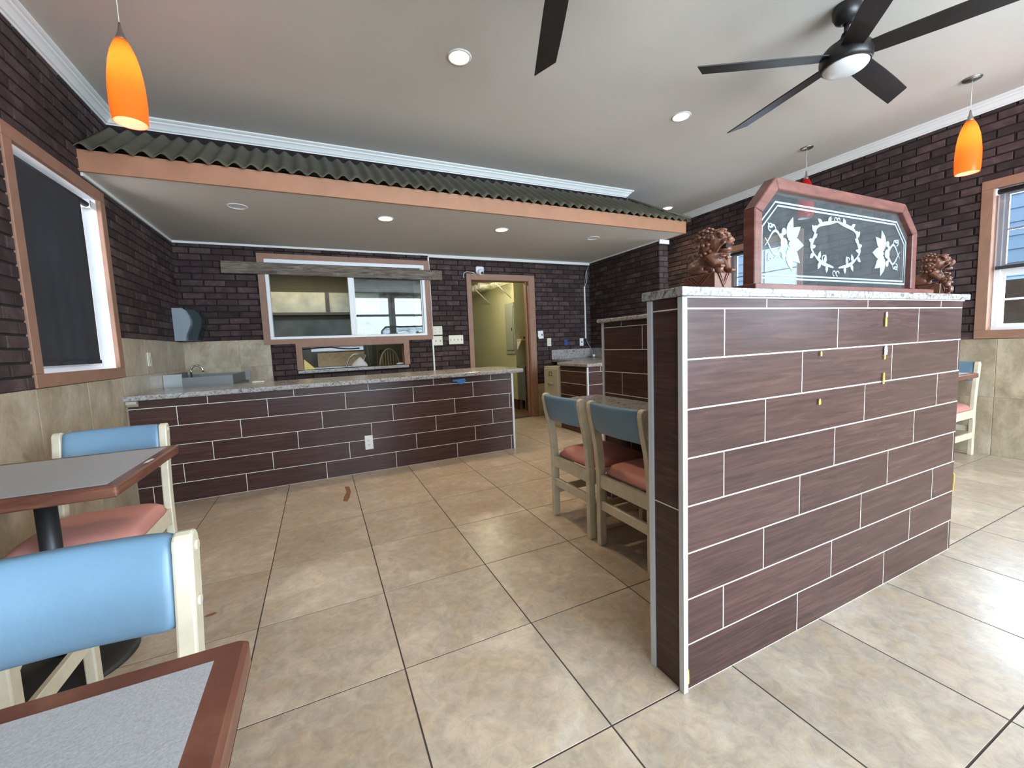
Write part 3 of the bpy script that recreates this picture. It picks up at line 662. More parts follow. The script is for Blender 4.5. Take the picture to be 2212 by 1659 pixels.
# tubular walker-like frame
tf = MB().tube([(.36, 6.8, 0), (.38, 6.8, .92), (.42, 6.8, 1.02), (.49, 6.8, 1.078), (.60, 6.8, 1.082), (.67, 6.8, 1.06), (.62, 6.8, .96), (.66, 6.8, 0)], .013, 8).build('folding_frame', 'nickel'); tag(tf, 'bent metal tube frame standing behind the white cloth in the kitchen', 'frame')
bg_ = MB(); ncol = 16
ring = []
for lv, (z, rx, ry) in enumerate(((.928, .110, .05), (.955, .095, .045), (.99, .066, .035), (1.025, .035, .022), (1.05, .008, .006))):
    for k in range(ncol):
        a = 2 * PI * k / ncol; w = 1 + .06 * math.sin(k * 2.3 + lv); bg_.v.append(Vector((.47 + .004 * lv + rx * w * math.cos(a), 5.68 + ry * w * math.sin(a), z)))
for lv in range(4):
    for k in range(ncol): bg_.f.append([lv * ncol + k, lv * ncol + (k + 1) % ncol, (lv + 1) * ncol + (k + 1) % ncol, (lv + 1) * ncol + k]); bg_.sm.append(True)
bg_.f += [list(range(ncol))[::-1], list(range(4 * ncol, 5 * ncol))]; bg_.sm += [False, False]
tag(bg_.build('folded_cloth', 'bag'), 'white peaked cloth standing on the granite pass-through sill', 'cloth')
tag(MB().ball((1.0, 5.67, .940), (.045, .03, .016)).ball((.975, 5.665, .938), (.03, .02, .012)).build('crumpled_rag', 'bag'), 'small crumpled white rag at the right end of the pass-through sill', 'rag')
yl = MB().prism([(-.174, .928), (-.174, 1.055), (-.155, 1.045), (-.05, .935), (-.05, .928)], 'y', 5.64, 5.70).build('yellow_wedge', 'yellow', bevel=.003, seg=1); tag(yl, 'yellow wedge-shaped tray at the left end of the pass-through', 'tray')
for nm, a, b, lab in (('broom_handle', (.72, 7.25, 1.5), (.85, 7.10, .0), 'tilted dark broom handle leaning behind the kitchen work table'), ('mop_handle', (.925, 7.35, 1.5), (.885, 7.28, .0), 'upright thin mop handle beside the shovel in the kitchen')):
    tag(MB().tube([a, b], .011, 8).build(nm, 'fence'), lab, 'handle')
sv = thing('shovel', 'black D-handled shovel leaning in the kitchen near the spindle-back chair', 'shovel', (.95, 7.5, 0))
MB().tube([(.935, 7.08, .2), (.955, 7.10, 1.06)], .012, 8).build('shaft', 'black', sv)
MB().tube([(.955, 7.10, 1.06), (.920, 7.10, 1.11), (.930, 7.10, 1.125), (.985, 7.10, 1.125), (.99, 7.10, 1.11)], .009, 8, closed=True).build('grip', 'black', sv)
MB().box(.87, 1.00, 7.065, 7.078, 0, .24).build('blade', 'black', sv, bevel=.006)

# ---------------------------------------------------------------- wood-look tiled service counter
TH = .1535
def plank_rows(u0, u1, z1, phase, step, nrow_mod=3, dz=TH):
    """rows of long plank tiles in a one-third running bond; phase(row) gives a joint position"""
    out = []; r = 0
    while r * dz < z1 - .01:
        a, b = r * dz + .0024, min((r + 1) * dz - .0024, z1); p = phase(r); n = math.floor((u0 - p) / step)
        while p + n * step < u1:
            x0, x1 = max(u0, p + n * step + .0024), min(u1, p + (n + 1) * step - .0024)
            if x1 - x0 > .01 and b - a > .01: out.append((x0, x1, a, b))
            n += 1
        r += 1
    return out
CY0 = 3.985
ct = MB().box(XL + .002, 1.870, CY0, CY0 + .50, 0, .832).build('service_counter', 'grout'); tag(ct, 'long service counter faced with dark brown wood-look plank tiles', 'counter')
pieces(ct, 'plank_tile', 'wood_tile', 'y', CY0, -1, plank_rows(XL + .006, 1.858, .832, lambda r: -.222 - .204 * (5 - r), .6155), .0008, .0003)
pieces(ct, 'plank_tile', 'wood_tile', 'x', 1.870, 1, plank_rows(CY0 + .004, CY0 + .498, .832, lambda r: CY0 + .2 * (r % 3), .6155), .0008, .0003)
MB().box(1.859, 1.880, CY0 - .009, CY0 + .004, 0, .832).build('corner_trim', 'trim_metal', ct)
cs = MB(); cs.prism([(XL + .001, 3.915), (1.94, 3.915), (1.99, 3.94), (2.015, 4.0), (2.015, 4.60), (1.98, 4.66), (1.93, 4.685), (XL + .001, 4.685)], 'z', .834, .874)
tag(cs.build('counter_slab', 'granite', bevel=.010, seg=3), 'long grey and brown granite slab on the service counter', 'countertop')
sb = MB().prism([(3.93, .832), (3.93, .812), (3.955, .790), (3.978, .788), (3.978, .832)], 'x', XL + .012, XL + .075).build('slab_bracket', 'filecab', bevel=.003); tag(sb, 'white bracket under the left end of the counter slab', 'bracket')
tape = MB(); tape.add([(1.20, 3.968, .806), (1.33, 3.968, .812), (1.345, 3.967, .785), (1.30, 3.962, .757), (1.262, 3.962, .762), (1.25, 3.966, .785), (1.205, 3.968, .788)], [(0, 1, 2, 3, 4, 5, 6)])
o = tape.build('masking_tape', 'bluetape'); md = o.modifiers.new('s', 'SOLIDIFY'); md.thickness = .001; tag(o, 'torn strip of blue tape under the front edge of the counter slab', 'tape')
def duplex(name, axis, pos, sg, u, z, label, w=.075, h=.125, m='whiteplastic', kind='outlet', cat='outlet'):
    """wall plate centred at u,z; kind outlet / switch / blank, may be 2 or 3 gangs wide"""
    t = thing(name, label, cat, (pos, u, z) if axis == 'x' else (u, pos, z))
    def bx(mb, u0, u1, v0, v1, d0, d1):
        return mb.box(pos + sg * d0, pos + sg * d1, u0, u1, v0, v1) if axis == 'x' else mb.box(u0, u1, pos + sg * d0, pos + sg * d1, v0, v1)
    bx(MB(), u - w / 2, u + w / 2, z - h / 2, z + h / 2, 0, .006).build('cover_plate', m, t, bevel=.002)
    n = max(1, round(w / .06)) if w > .09 else 1
    for k in range(n):
        uc = u + (k - (n - 1) / 2) * (w / n)
        if kind == 'outlet':
            for dz in (-.021, .021):
                bx(MB(), uc - .016, uc + .016, z + dz - .013, z + dz + .013, .006, .0085).build('socket', m, t, bevel=.003)
                s = MB(); bx(s, uc - .008, uc - .005, z + dz - .004, z + dz + .006, .0085, .0092); bx(s, uc + .005, uc + .008, z + dz - .004, z + dz + .006, .0085, .0092); bx(s, uc - .002, uc + .002, z + dz - .010, z + dz - .006, .0085, .0092)
                s.build('slot', 'slot', t)
        elif kind == 'switch':
            bx(MB(), uc - .006, uc + .006, z - .012, z + .012, .006, .007).build('switch_slot', 'slot', t)
            bx(MB(), uc - .004, uc + .004, z - .001, z + .011, .006, .017).build('toggle', m, t)
        else:
            bx(MB(), uc - .010, uc + .010, z - .012, z + .012, .006, .008).build('port', 'slot', t)
    return t
duplex('wall_outlet', 'y', CY0 - .006, -1, .365, .282, 'white double outlet on the front of the service counter', .072, .132)
duplex('wall_outlet', 'x', XL + .009, 1, 4.515, 1.14, 'ivory outlet on the beige wall tiles beside the left-hand window', .075, .118, 'plate')
duplex('wall_outlet', 'y', YB - .008, -1, 1.512, 1.368, 'ivory two-gang outlet right of the kitchen window, upper of the pair', .128, .118, 'plate')
duplex('light_switch', 'y', YB - .008, -1, 1.508, 1.228, 'ivory two-gang switch right of the kitchen window, lower of the pair', .128, .128, 'plate', 'switch', 'switch')
duplex('light_switch', 'y', YB - .008, -1, 1.768, 1.234, 'ivory wide four-toggle switch plate left of the doorway', .21, .125, 'plate', 'switch', 'switch')
duplex('wall_outlet', 'y', YB - .008, -1, 3.280, 1.144, 'ivory outlet on the brick right of the doorway under the paper', .072, .125, 'plate')
duplex('outlet_box', 'y', YB - .008, -1, 3.590, 1.129, 'open blue outlet box without a cover on the back brick wall', .056, .096, 'bluebox', 'blank')
duplex('wall_jack', 'y', YB - .008, -1, 3.888, 1.124, 'white plate with one dark port beside the white cable duct', .072, .122, 'whiteplastic', 'blank')
pp = MB(); pp.add([(3.084, YB - .010, 1.322), (3.176, YB - .012, 1.326), (3.182, YB - .014, 1.206), (3.10, YB - .018, 1.202), (3.086, YB - .011, 1.235)], [(0, 1, 2, 3, 4)])
o = pp.build('paper_note', 'paper'); md = o.modifiers.new('s', 'SOLIDIFY'); md.thickness = .0008; tag(o, 'torn white paper with a dark print on the brick right of the doorway', 'paper')
MB().add([(3.135, YB - .0135, 1.265), (3.165, YB - .0145, 1.275), (3.168, YB - .015, 1.255), (3.150, YB - .0155, 1.248), (3.14, YB - .0145, 1.258)], [(0, 1, 2, 3, 4)]).build('dark_print', 'slot', o)
for x, z in ((3.266, 2.15), (3.636, 2.158)):
    pass
# dome camera over the doorway
dc = thing('dome_camera', 'white dome security camera on the wall above the doorway', 'camera', (2.16, YB, 2.18))
MB().prism([(2.105 + .1 * (1 - math.cos(0)), 2.24)] and [(2.102, 2.246), (2.10, 2.19), (2.112, 2.16), (2.14, 2.13), (2.165, 2.125), (2.19, 2.135), (2.215, 2.165), (2.222, 2.20), (2.222, 2.242), (2.205, 2.252), (2.12, 2.254)], 'y', YB - .055, YB - .006).build('camera_base', 'whiteplastic', dc, bevel=.008, seg=3)
MB().ball((2.165, YB - .06, 2.172), .046, nu=20, nv=14).build('camera_ball', 'whiteplastic', dc)
MB().ball((2.172, YB - .093, 2.158), .020).build('lens', 'black', dc)
tag(MB().tube([(2.10, YB - .016, 2.158), (2.05, YB - .028, 2.172), (1.97, YB - .022, 2.178), (1.932, YB - .014, 2.16), (1.924, YB - .014, 2.12), (1.930, YB - .014, 2.09)], .005, 6).build('camera_cable', 'whiteplastic'), 'short white cable of the dome camera at the top left door corner', 'cable')
# cable duct in the alcove corner
tag(MB().box(3.955, 3.978, YB - .024, YB - .008, 1.18, 2.015).build('cable_duct', 'whiteplastic', bevel=.002, seg=1), 'white vertical cable duct in the corner right of the doorway', 'cable duct')
wi = thing('cable', 'thin grey cables running up out of the white cable duct', 'cable', (3.966, YB - .016, 2.015))
MB().tube([(3.963, YB - .02, 2.01), (3.972, YB - .03, 2.12), (3.992, YB - .035, 2.25), (4.04, YB - .03, 2.325), (4.06, YB - .02, 2.33)], .005, 6).build('wire', 'greyplastic', wi)
MB().tube([(3.970, YB - .02, 2.01), (3.998, YB - .03, 2.08), (4.012, YB - .03, 2.16), (4.01, YB - .03, 2.26)], .004, 6).build('wire', 'whiteplastic', wi)
tag(MB().tube([(3.966, YB - .016, 1.18), (3.99, YB - .04, 1.10), (4.03, YB - .06, 1.02), (4.035, YB - .09, .95), (4.02, YB - .12, .885)], .005, 6).build('cable', 'greyplastic'), 'grey cable hanging from the duct down to the alcove counter', 'cable')
pg = thing('power_plug', 'pale plug lying on the alcove granite by the corner', 'plug', (4.0, 5.40, .874))
MB().tube([(3.985, 5.38, .900), (4.03, 5.42, .900)], .022, 12).build('plug_body', 'plate', pg)
MB().ball((3.98, 5.37, .900), (.016, .016, .02)).build('plug_cap', 'paper', pg)

# ---------------------------------------------------------------- stainless hand sink and dispenser in the left corner
sk = thing('hand_sink', 'stainless steel sink with side splash in the left corner behind the counter', 'sink', (-1.0, 5.2, 0))
MB().box(-1.325, -.755, 4.82, 5.55, .66, .86).build('sink_cabinet', 'sinksteel', sk, bevel=.004, seg=1)
MB().prism([(-1.328, .86), (-1.328, .985), (-1.318, .985), (-1.318, .86)], 'y', 4.80, 5.55).build('left_splash', 'sinksteel', sk)
MB().prism([(4.79, .855), (4.79, .99), (4.80, .99), (4.80, .855)], 'x', -1.33, -1.185).build('side_splash', 'steel', sk, bevel=.002, seg=1)
MB().box(-1.33, -.73, 5.545, 5.556, .86, .955).build('back_splash', 'sinksteel', sk)
bs = MB(); bs.prism([(-1.185, .855), (-1.185, .952), (-.80, .955), (-.787, .948), (-.783, .93), (-.783, .855)], 'y', 4.79, 4.80); bs.box(-.793, -.783, 4.80, 5.545, .86, .955)
bs.build('front_splash', 'sinksteel', sk)
for x in (-1.29, -.79):
    for y in (4.86, 5.50): MB().tube([(x, y, 0), (x, y, .66)], .018, 8).build('leg', 'sinksteel', sk)
fp = [(-1.205, 5.2, .855), (-1.205, 5.2, 1.0)] + [(-1.155 + .05 * -math.cos(a), 5.2, 1.005 + .05 * math.sin(a)) for a in [PI * i / 10 for i in range(11)]] + [(-1.103, 5.2, .988)]
fa = thing('faucet', 'chrome gooseneck faucet over the corner hand sink', 'faucet', (-1.205, 5.2, .86))
MB().tube(fp, .0095, 10).build('spout', 'chrome', fa)
MB().lathe([(.022, 0), (.022, .01), (.014, .02)], (-1.205, 5.2, .86), 16).build('faucet_base', 'chrome', fa)
dp = thing('towel_dispenser', 'grey paper towel dispenser with a curved smoked front in the corner', 'towel dispenser', (-1.33, 5.4, 1.32))
side = [(-1.331, 1.318), (-1.331, 1.653), (-1.245, 1.652), (-1.215, 1.628), (-1.195, 1.585), (-1.186, 1.54), (-1.189, 1.48), (-1.212, 1.42), (-1.232, 1.37), (-1.240, 1.318)]
MB().prism(side, 'y', 5.285, 5.55).build('dispenser_body', 'greyplastic', dp)
fr_ = [(-1.250, 1.650), (-1.15, 1.640), (-1.115, 1.60), (-1.098, 1.545), (-1.102, 1.47), (-1.128, 1.40), (-1.142, 1.35), (-1.146, 1.318), (-1.239, 1.318), (-1.231, 1.37), (-1.211, 1.42), (-1.188, 1.48), (-1.185, 1.54), (-1.194, 1.585), (-1.214, 1.628), (-1.244, 1.652)]
MB().prism(fr_, 'y', 5.33, 5.55).build('dispenser_front', 'smoke', dp)
tag(MB().box(-.60, -.50, 4.60, 4.63, .875, .886).build('wooden_strip', 'plate', bevel=.002), 'short cream strip lying at the back edge of the counter slab', 'strip')

# ---------------------------------------------------------------- alcove base unit, granite top, filing cabinet
AX, AY = 2.868, 4.0
au = MB().box(AX, NX - .012, AY, 4.60, .0, .828).build('alcove_unit', 'grout'); tag(au, 'dark plank-tiled base unit under the alcove granite by the half wall', 'base unit')
pieces(au, 'plank_tile', 'wood_tile', 'x', AX, -1, [(a, b, c, d) for a, b, c, d in plank_rows(AY + .012, 4.598, .828, lambda r: 3.9 + .2 * (r % 3) - .6, 1.4)], .0008, .0003)
pieces(au, 'plank_tile', 'wood_tile', 'y', AY, -1, plank_rows(AX + .012, NX - .02, .828, lambda r: 3.28 + .2 * (r % 3), .6155), .0008, .0003)
MB().box(AX - .009, AX + .011, AY - .009, AY + .011, 0, .828).build('corner_trim', 'trim_metal', au)
asl = MB().prism([(2.835, 3.955), (4.058, 3.955), (4.058, 5.55), (3.31, 5.55), (3.31, 5.0), (3.20, 4.80), (2.90, 4.70), (2.835, 4.62)], 'z', .832, .872).build('alcove_slab', 'granite', bevel=.008, seg=2); tag(asl, 'granite worktop in the alcove right of the doorway', 'countertop')
tag(MB().box(3.31, NX - .010, YB - .028, YB - .010, .873, 1.02).box(NX - .028, NX - .010, 3.98, YB - .028, .873, 1.02).build('granite_backsplash', 'granite', bevel=.002, seg=1), 'low grey granite upstand around the alcove worktop', 'backsplash')
fc = thing('filing_cabinet', 'beige metal filing cabinet beside the plank-tiled alcove unit', 'filing cabinet', (2.85, 4.75, 0))
MB().box(2.848, 3.30, 4.612, 4.985, 0, .812).build('cabinet_body', 'filecab', fc, bevel=.003, seg=1)
for z0, z1 in ((.42, .785), (.03, .405)):
    d = MB().box(2.836, 2.85, 4.622, 4.975, z0, z1).build('drawer', 'filecab', fc, bevel=.003, seg=1)
    zc = z0 + .30
    m = MB(); m.box(2.831, 2.836, 4.76, 4.84, zc - .03, zc - .025).box(2.831, 2.836, 4.76, 4.84, zc + .02, zc + .025).box(2.831, 2.836, 4.76, 4.765, zc - .03, zc + .025).box(2.831, 2.836, 4.835, 4.84, zc - .03, zc + .025)
    m.build('label_holder', 'slot', d)
    MB().tube([(2.836, 4.73, zc - .13), (2.818, 4.745, zc - .13), (2.818, 4.865, zc - .13), (2.836, 4.88, zc - .13)], .006, 8).build('drawer_handle', 'chrome', d)

# ---------------------------------------------------------------- front half wall with granite cap
PX0, PX1, PY0, PY1 = .990, 2.868, .897, 1.025
pw = thing('half_wall', 'tall half wall clad in dark reddish-brown plank tiles in the right foreground', 'half wall', (1.9, .96, 0))
MB().box(PX0, PX1, PY0, PY1, 0, 1.262).build('wall_core', 'grout', pw)
ph = {0: 1.586, 1: 1.174, 2: 1.381}
pieces(pw, 'plank_tile', 'wood_tile', 'y', PY0, -1, plank_rows(PX0 + .012, PX1 - .001, 1.262, lambda r: ph[r % 3], .631), .0008, .0003)
pieces(pw, 'plank_tile', 'wood_tile', 'x', PX0, -1, [(PY0 + .011, PY1 - .011, a, b) for a, b in ((0, .599), (.603, 1.226), (1.230, 1.262))], .0008, .0003)
pieces(pw, 'plank_tile', 'wood_tile', 'x', PX1, 1, [(PY0 + .004, PY1 - .004, a, b) for a, b in ((0, .599), (.603, 1.226), (1.230, 1.262))], .0008, .0003)
pieces(pw, 'plank_tile', 'wood_tile', 'y', PY1, 1, plank_rows(PX0 + .012, PX1 - .001, 1.262, lambda r: ph[r % 3], .631), .0008, .0003)
MB().prism([(PX0 - .008, PY0 - .008), (PX0 + .011, PY0 - .008), (PX0 + .011, PY0 - .001), (PX0 - .001, PY0 - .001), (PX0 - .001, PY0 + .010), (PX0 - .008, PY0 + .010)], 'z', 0, 1.262).build('corner_trim', 'trim_metal', pw)
MB().prism([(PX0 - .008, PY1 + .008), (PX0 - .008, PY1 - .010), (PX0 - .001, PY1 - .010), (PX0 - .001, PY1 + .001), (PX0 + .011, PY1 + .001), (PX0 + .011, PY1 + .008)], 'z', 0, 1.262).build('corner_trim', 'trim_metal', pw)
MB().box(PX0 + .01, PX1, PY0 - .0075, PY0, 1.2595, 1.2635).build('top_trim', 'whiteplastic', pw)
MB().box(PX0 - .018, PX1 + .030, PY0 - .018, PY1 + .022, 1.264, 1.291).build('granite_cap', 'granite', pw, bevel=.003, seg=2)
def chip(x, z, w, h, m, ox=0):
    pts = [(-.5, -.5), (.4, -.48), (.5, -.1), (.3, .5), (-.35, .45), (-.5, .1)]
    MB().prism([(x + a * w, z + b * h) for a, b in pts], 'y', PY0 - .0075, PY0 - .005).build('chipped_spot', m, pw)
chip(2.143, 1.172, .013, .042, 'chip'); chip(2.146, 1.200, .013, .022, 'chipw'); chip(2.150, 1.052, .022, .038, 'chipw'); chip(2.144, 1.026, .010, .022, 'chip')
chip(2.142, .935, .012, .048, 'chip'); chip(1.690, 1.060, .009, .018, 'chip'); chip(1.688, .880, .012, .022, 'chip'); chip(1.002, .05, .008, .05, 'chip')
MB().prism([(.895, .30), (.90, .305), (.90, .40), (.893, .39)], 'x', PX1 + .006, PX1 + .010).build('chipped_spot', 'chip', pw)

# rear half wall and the granite bar table against it
QX0, QX1, QY0, QY1 = 1.846, 1.986, PY1 + .02, 2.372
qw = thing('half_wall', 'rear tiled half wall behind the two blue-backed chairs', 'half wall', (1.9, 1.7, 0))
MB().box(QX0, QX1, QY0, QY1, 0, 1.262).build('wall_core', 'grout', qw)
qp = {0: 2.10, 1: 1.66, 2: 1.96, 3: 1.5}
pieces(qw, 'plank_tile', 'wood_tile', 'x', QX0, -1, plank_rows(QY0, QY1 - .012, 1.262, lambda r: {7: 1.985, 8: 2.18, 5: 2.18, 6: 1.76, 4: 1.9}.get(r, 1.7 + .2 * (r % 3)), .6155), .0008, .0003)
pieces(qw, 'plank_tile', 'wood_tile', 'y', QY1, 1, [(QX0 + .004, QX1 - .004, a, b) for a, b in ((0, .599), (.603, 1.226), (1.230, 1.262))], .0008, .0003)
MB().box(QX0 - .009, QX0 + .003, QY1 - .011, QY1 + .008, 0, 1.262).build('corner_trim', 'trim_metal', qw)
MB().box(QX0 - .028, QX1 + .028, QY0, QY1 + .040, 1.264, 1.291).build('granite_cap', 'granite', qw, bevel=.008, seg=3)
bt = thing('bar_table', 'narrow granite table fixed to the rear half wall in front of two chairs', 'table', (1.63, 1.8, 0))
MB().prism([(1.435, 1.12), (1.838, 1.12), (1.838, 2.44), (1.52, 2.44), (1.46, 2.41), (1.435, 2.35)], 'z', .718, .748).build('table_top', 'granite', bt, bevel=.006, seg=2)
for y in (1.30, 2.30):
    MB().prism([(1.838, .717), (1.60, .717), (1.60, .700), (1.820, .56), (1.838, .56)], 'y', y, y + .02).build('support_bracket', 'black', bt)

# ---------------------------------------------------------------- etched glass divider on the half wall
gd = thing('glass_divider', 'wood-framed etched glass panel standing on the half wall cap', 'glass panel', (1.95, .98, 1.291))
FY0, FY1 = .946, .990
def framepoly(o=0):
    return [(1.388 + o, 1.312 + (o * .2 if o else 0)), (1.388 + o, 1.575 - o * .35), (1.497 + o * .45, 1.688 - o), (2.405 - o * .45, 1.688 - o), (2.522 - o, 1.575 - o * .35), (2.522 - o, 1.312 + (o * .2 if o else 0))]
outp, inp = framepoly(), framepoly(.040)
fm = MB()
for i in range(5):
    a, b, c, d = outp[i], outp[i + 1], inp[i + 1], inp[i]
    fm2 = MB().prism([a, b, c, d], 'y', FY0, FY1); fm2.build('frame_rail', 'redwood', gd, bevel=.003, seg=1)
MB().box(1.352, 2.62, FY0 - .030, FY1 + .028, 1.291, 1.314).build('base_board', 'redwood', gd, bevel=.002, seg=1)
gp = MB().prism(framepoly(.034), 'y', .966, .970).build('glass_pane', 'panelglass', gd)
GY0, GY1 = .9648, .9658
CUT = [0]
def gy():
    CUT[0] = (CUT[0] + 1) % 24; return .9650 - CUT[0] * .00003
def ribbon(path, w, closed=False):
    m = MB(); n = len(path); L_, R_ = [], []
    for i, p in enumerate(path):
        a = Vector(path[i - 1] if (i or closed) else path[i]); b = Vector(path[(i + 1) % n] if (i < n - 1 or closed) else path[i]); d = (b - a); d = d.normalized() if d.length > 1e-9 else Vector((1, 0))
        ww = w[i] if isinstance(w, list) else w; nn_ = Vector((-d.y, d.x)) * ww / 2; p = Vector(p); L_.append(p + nn_); R_.append(p - nn_)
    for i in range(n if closed else n - 1):
        j = (i + 1) % n; m.prism([tuple(L_[i]), tuple(L_[j]), tuple(R_[j]), tuple(R_[i])], 'y', gy(), GY1)
    return m
def merge(a, b): a.add(b.v, b.f); return a
def petal(x, z, ang, ln, wd):
    a = math.radians(ang); pts = []
    prof = [(0, .12), (.15, .62), (.38, .98), (.6, .88), (.82, .42), (1, 0)]
    for t, w in prof: pts.append((t * ln, w * wd / 2))
    for t, w in prof[-2::-1]: pts.append((t * ln, -w * wd / 2))
    return MB().prism([(x + p * math.cos(a) - q * math.sin(a), z + p * math.sin(a) + q * math.cos(a)) for p, q in pts], 'y', gy(), GY1)
def inner_line(o):
    bx0, bx1, z0, z1 = 1.432 + o, 2.408 + .066 - o, 1.338 + o * .75, 1.617 - o * .75
    ch = .085 - o * .2
    return [(bx0, z0), (bx0, z1 - ch), (bx0 + ch * 1.05, z1), (bx1 - ch * 1.05, z1), (bx1, z1 - ch), (bx1, z0)]
def dens(p): return p
for o_ in (.006, .022): ribbon(inner_line(o_), .0065, True).build('etched_border', 'frost', gd)
for sgn, cx in ((1, 1.595), (-1, 2.292)):
    def A(t): return t if sgn > 0 else 180 - t
    m = MB()
    for t, ln, wd in ((0, .092, .050), (36, .090, .044), (-36, .090, .044), (68, .082, .038), (-68, .082, .038)):
        merge(m, petal(cx + sgn * .012 * math.cos(math.radians(t)), 1.470 + .024 * math.sin(math.radians(t)), A(t), ln, wd))
    for t, d, r in ((112, .046, .013), (-112, .046, .013), (142, .040, .011), (-142, .040, .011), (180, .016, .020)):
        aa = math.radians(A(t)); m.prism([(cx + d * math.cos(aa) + r * math.cos(q), 1.470 + d * math.sin(aa) + r * math.sin(q)) for q in [2 * PI * k / 14 for k in range(14)]], 'y', gy(), GY1)
    for s2 in (1, -1):
        pth = [(cx - sgn * (.03 + .095 * t), 1.470 + s2 * (.012 + .030 * math.sin(t * 4.2))) for t in [k / 10 for k in range(11)]]
        merge(m, ribbon(pth, [.010 * (1 - abs(2 * k / 10 - .6) * .55) for k in range(11)]))
        pth = [(cx - sgn * (.06 + .05 * t), 1.470 + s2 * (.040 + .032 * t + .012 * math.sin(t * 6))) for t in [k / 8 for k in range(9)]]
        merge(m, ribbon(pth, [.009 * (1 - abs(2 * k / 8 - 1) * .7) for k in range(9)]))
        merge(m, ribbon([(cx - sgn * (.095 - .013 * math.cos(q)), 1.470 + s2 * (.052 + .013 * math.sin(q))) for q in [k * .7 for k in range(8)]], .005))
    m.build('etched_lotus', 'frost', gd)
m = MB(); wx, wz = 1.917, 1.478
for s2 in (1, -1):
    path = []; wd = []
    for k in range(25):
        t = k / 24; a = PI / 2 + (PI - .12) * t
        rx = .165 * (1 + .05 * math.sin(6 * a)); rz_ = .092 * (1 + .05 * math.cos(5 * a))
        path.append((wx + s2 * rx * math.cos(a) * (1 if t < .95 else .9), wz + rz_ * math.sin(a) + .006)); wd.append(.0055 + .0095 * abs(math.sin(t * PI * 3)))
    merge(m, ribbon(path, wd))
    for k, (ang, ln, w2) in {3: (60, .028, .014), 5: (150, .032, .012), 7: (200, .026, .013), 9: (130, .030, .013), 11: (40, .026, .010), 12: (170, .022, .011), 14: (10, .026, .010), 16: (215, .028, .012), 18: (70, .030, .013), 19: (240, .030, .013), 21: (80, .034, .012), 22: (265, .026, .012)}.items():
        x, z = path[k]; merge(m, petal(x, z, ang if s2 > 0 else 180 - ang, ln * 1.15, w2 * 1.5))
    for (x, z, r) in ((wx + s2 * -.010, wz + .104, .009), (wx + s2 * -.012, wz - .106, .010), (wx + s2 * -.085, wz - .050, .012)):
        merge(m, ribbon([(x + r * math.cos(q), z + r * math.sin(q)) for q in [k * .6 for k in range(9)]], .0045))
m.build('etched_wreath', 'frost', gd)

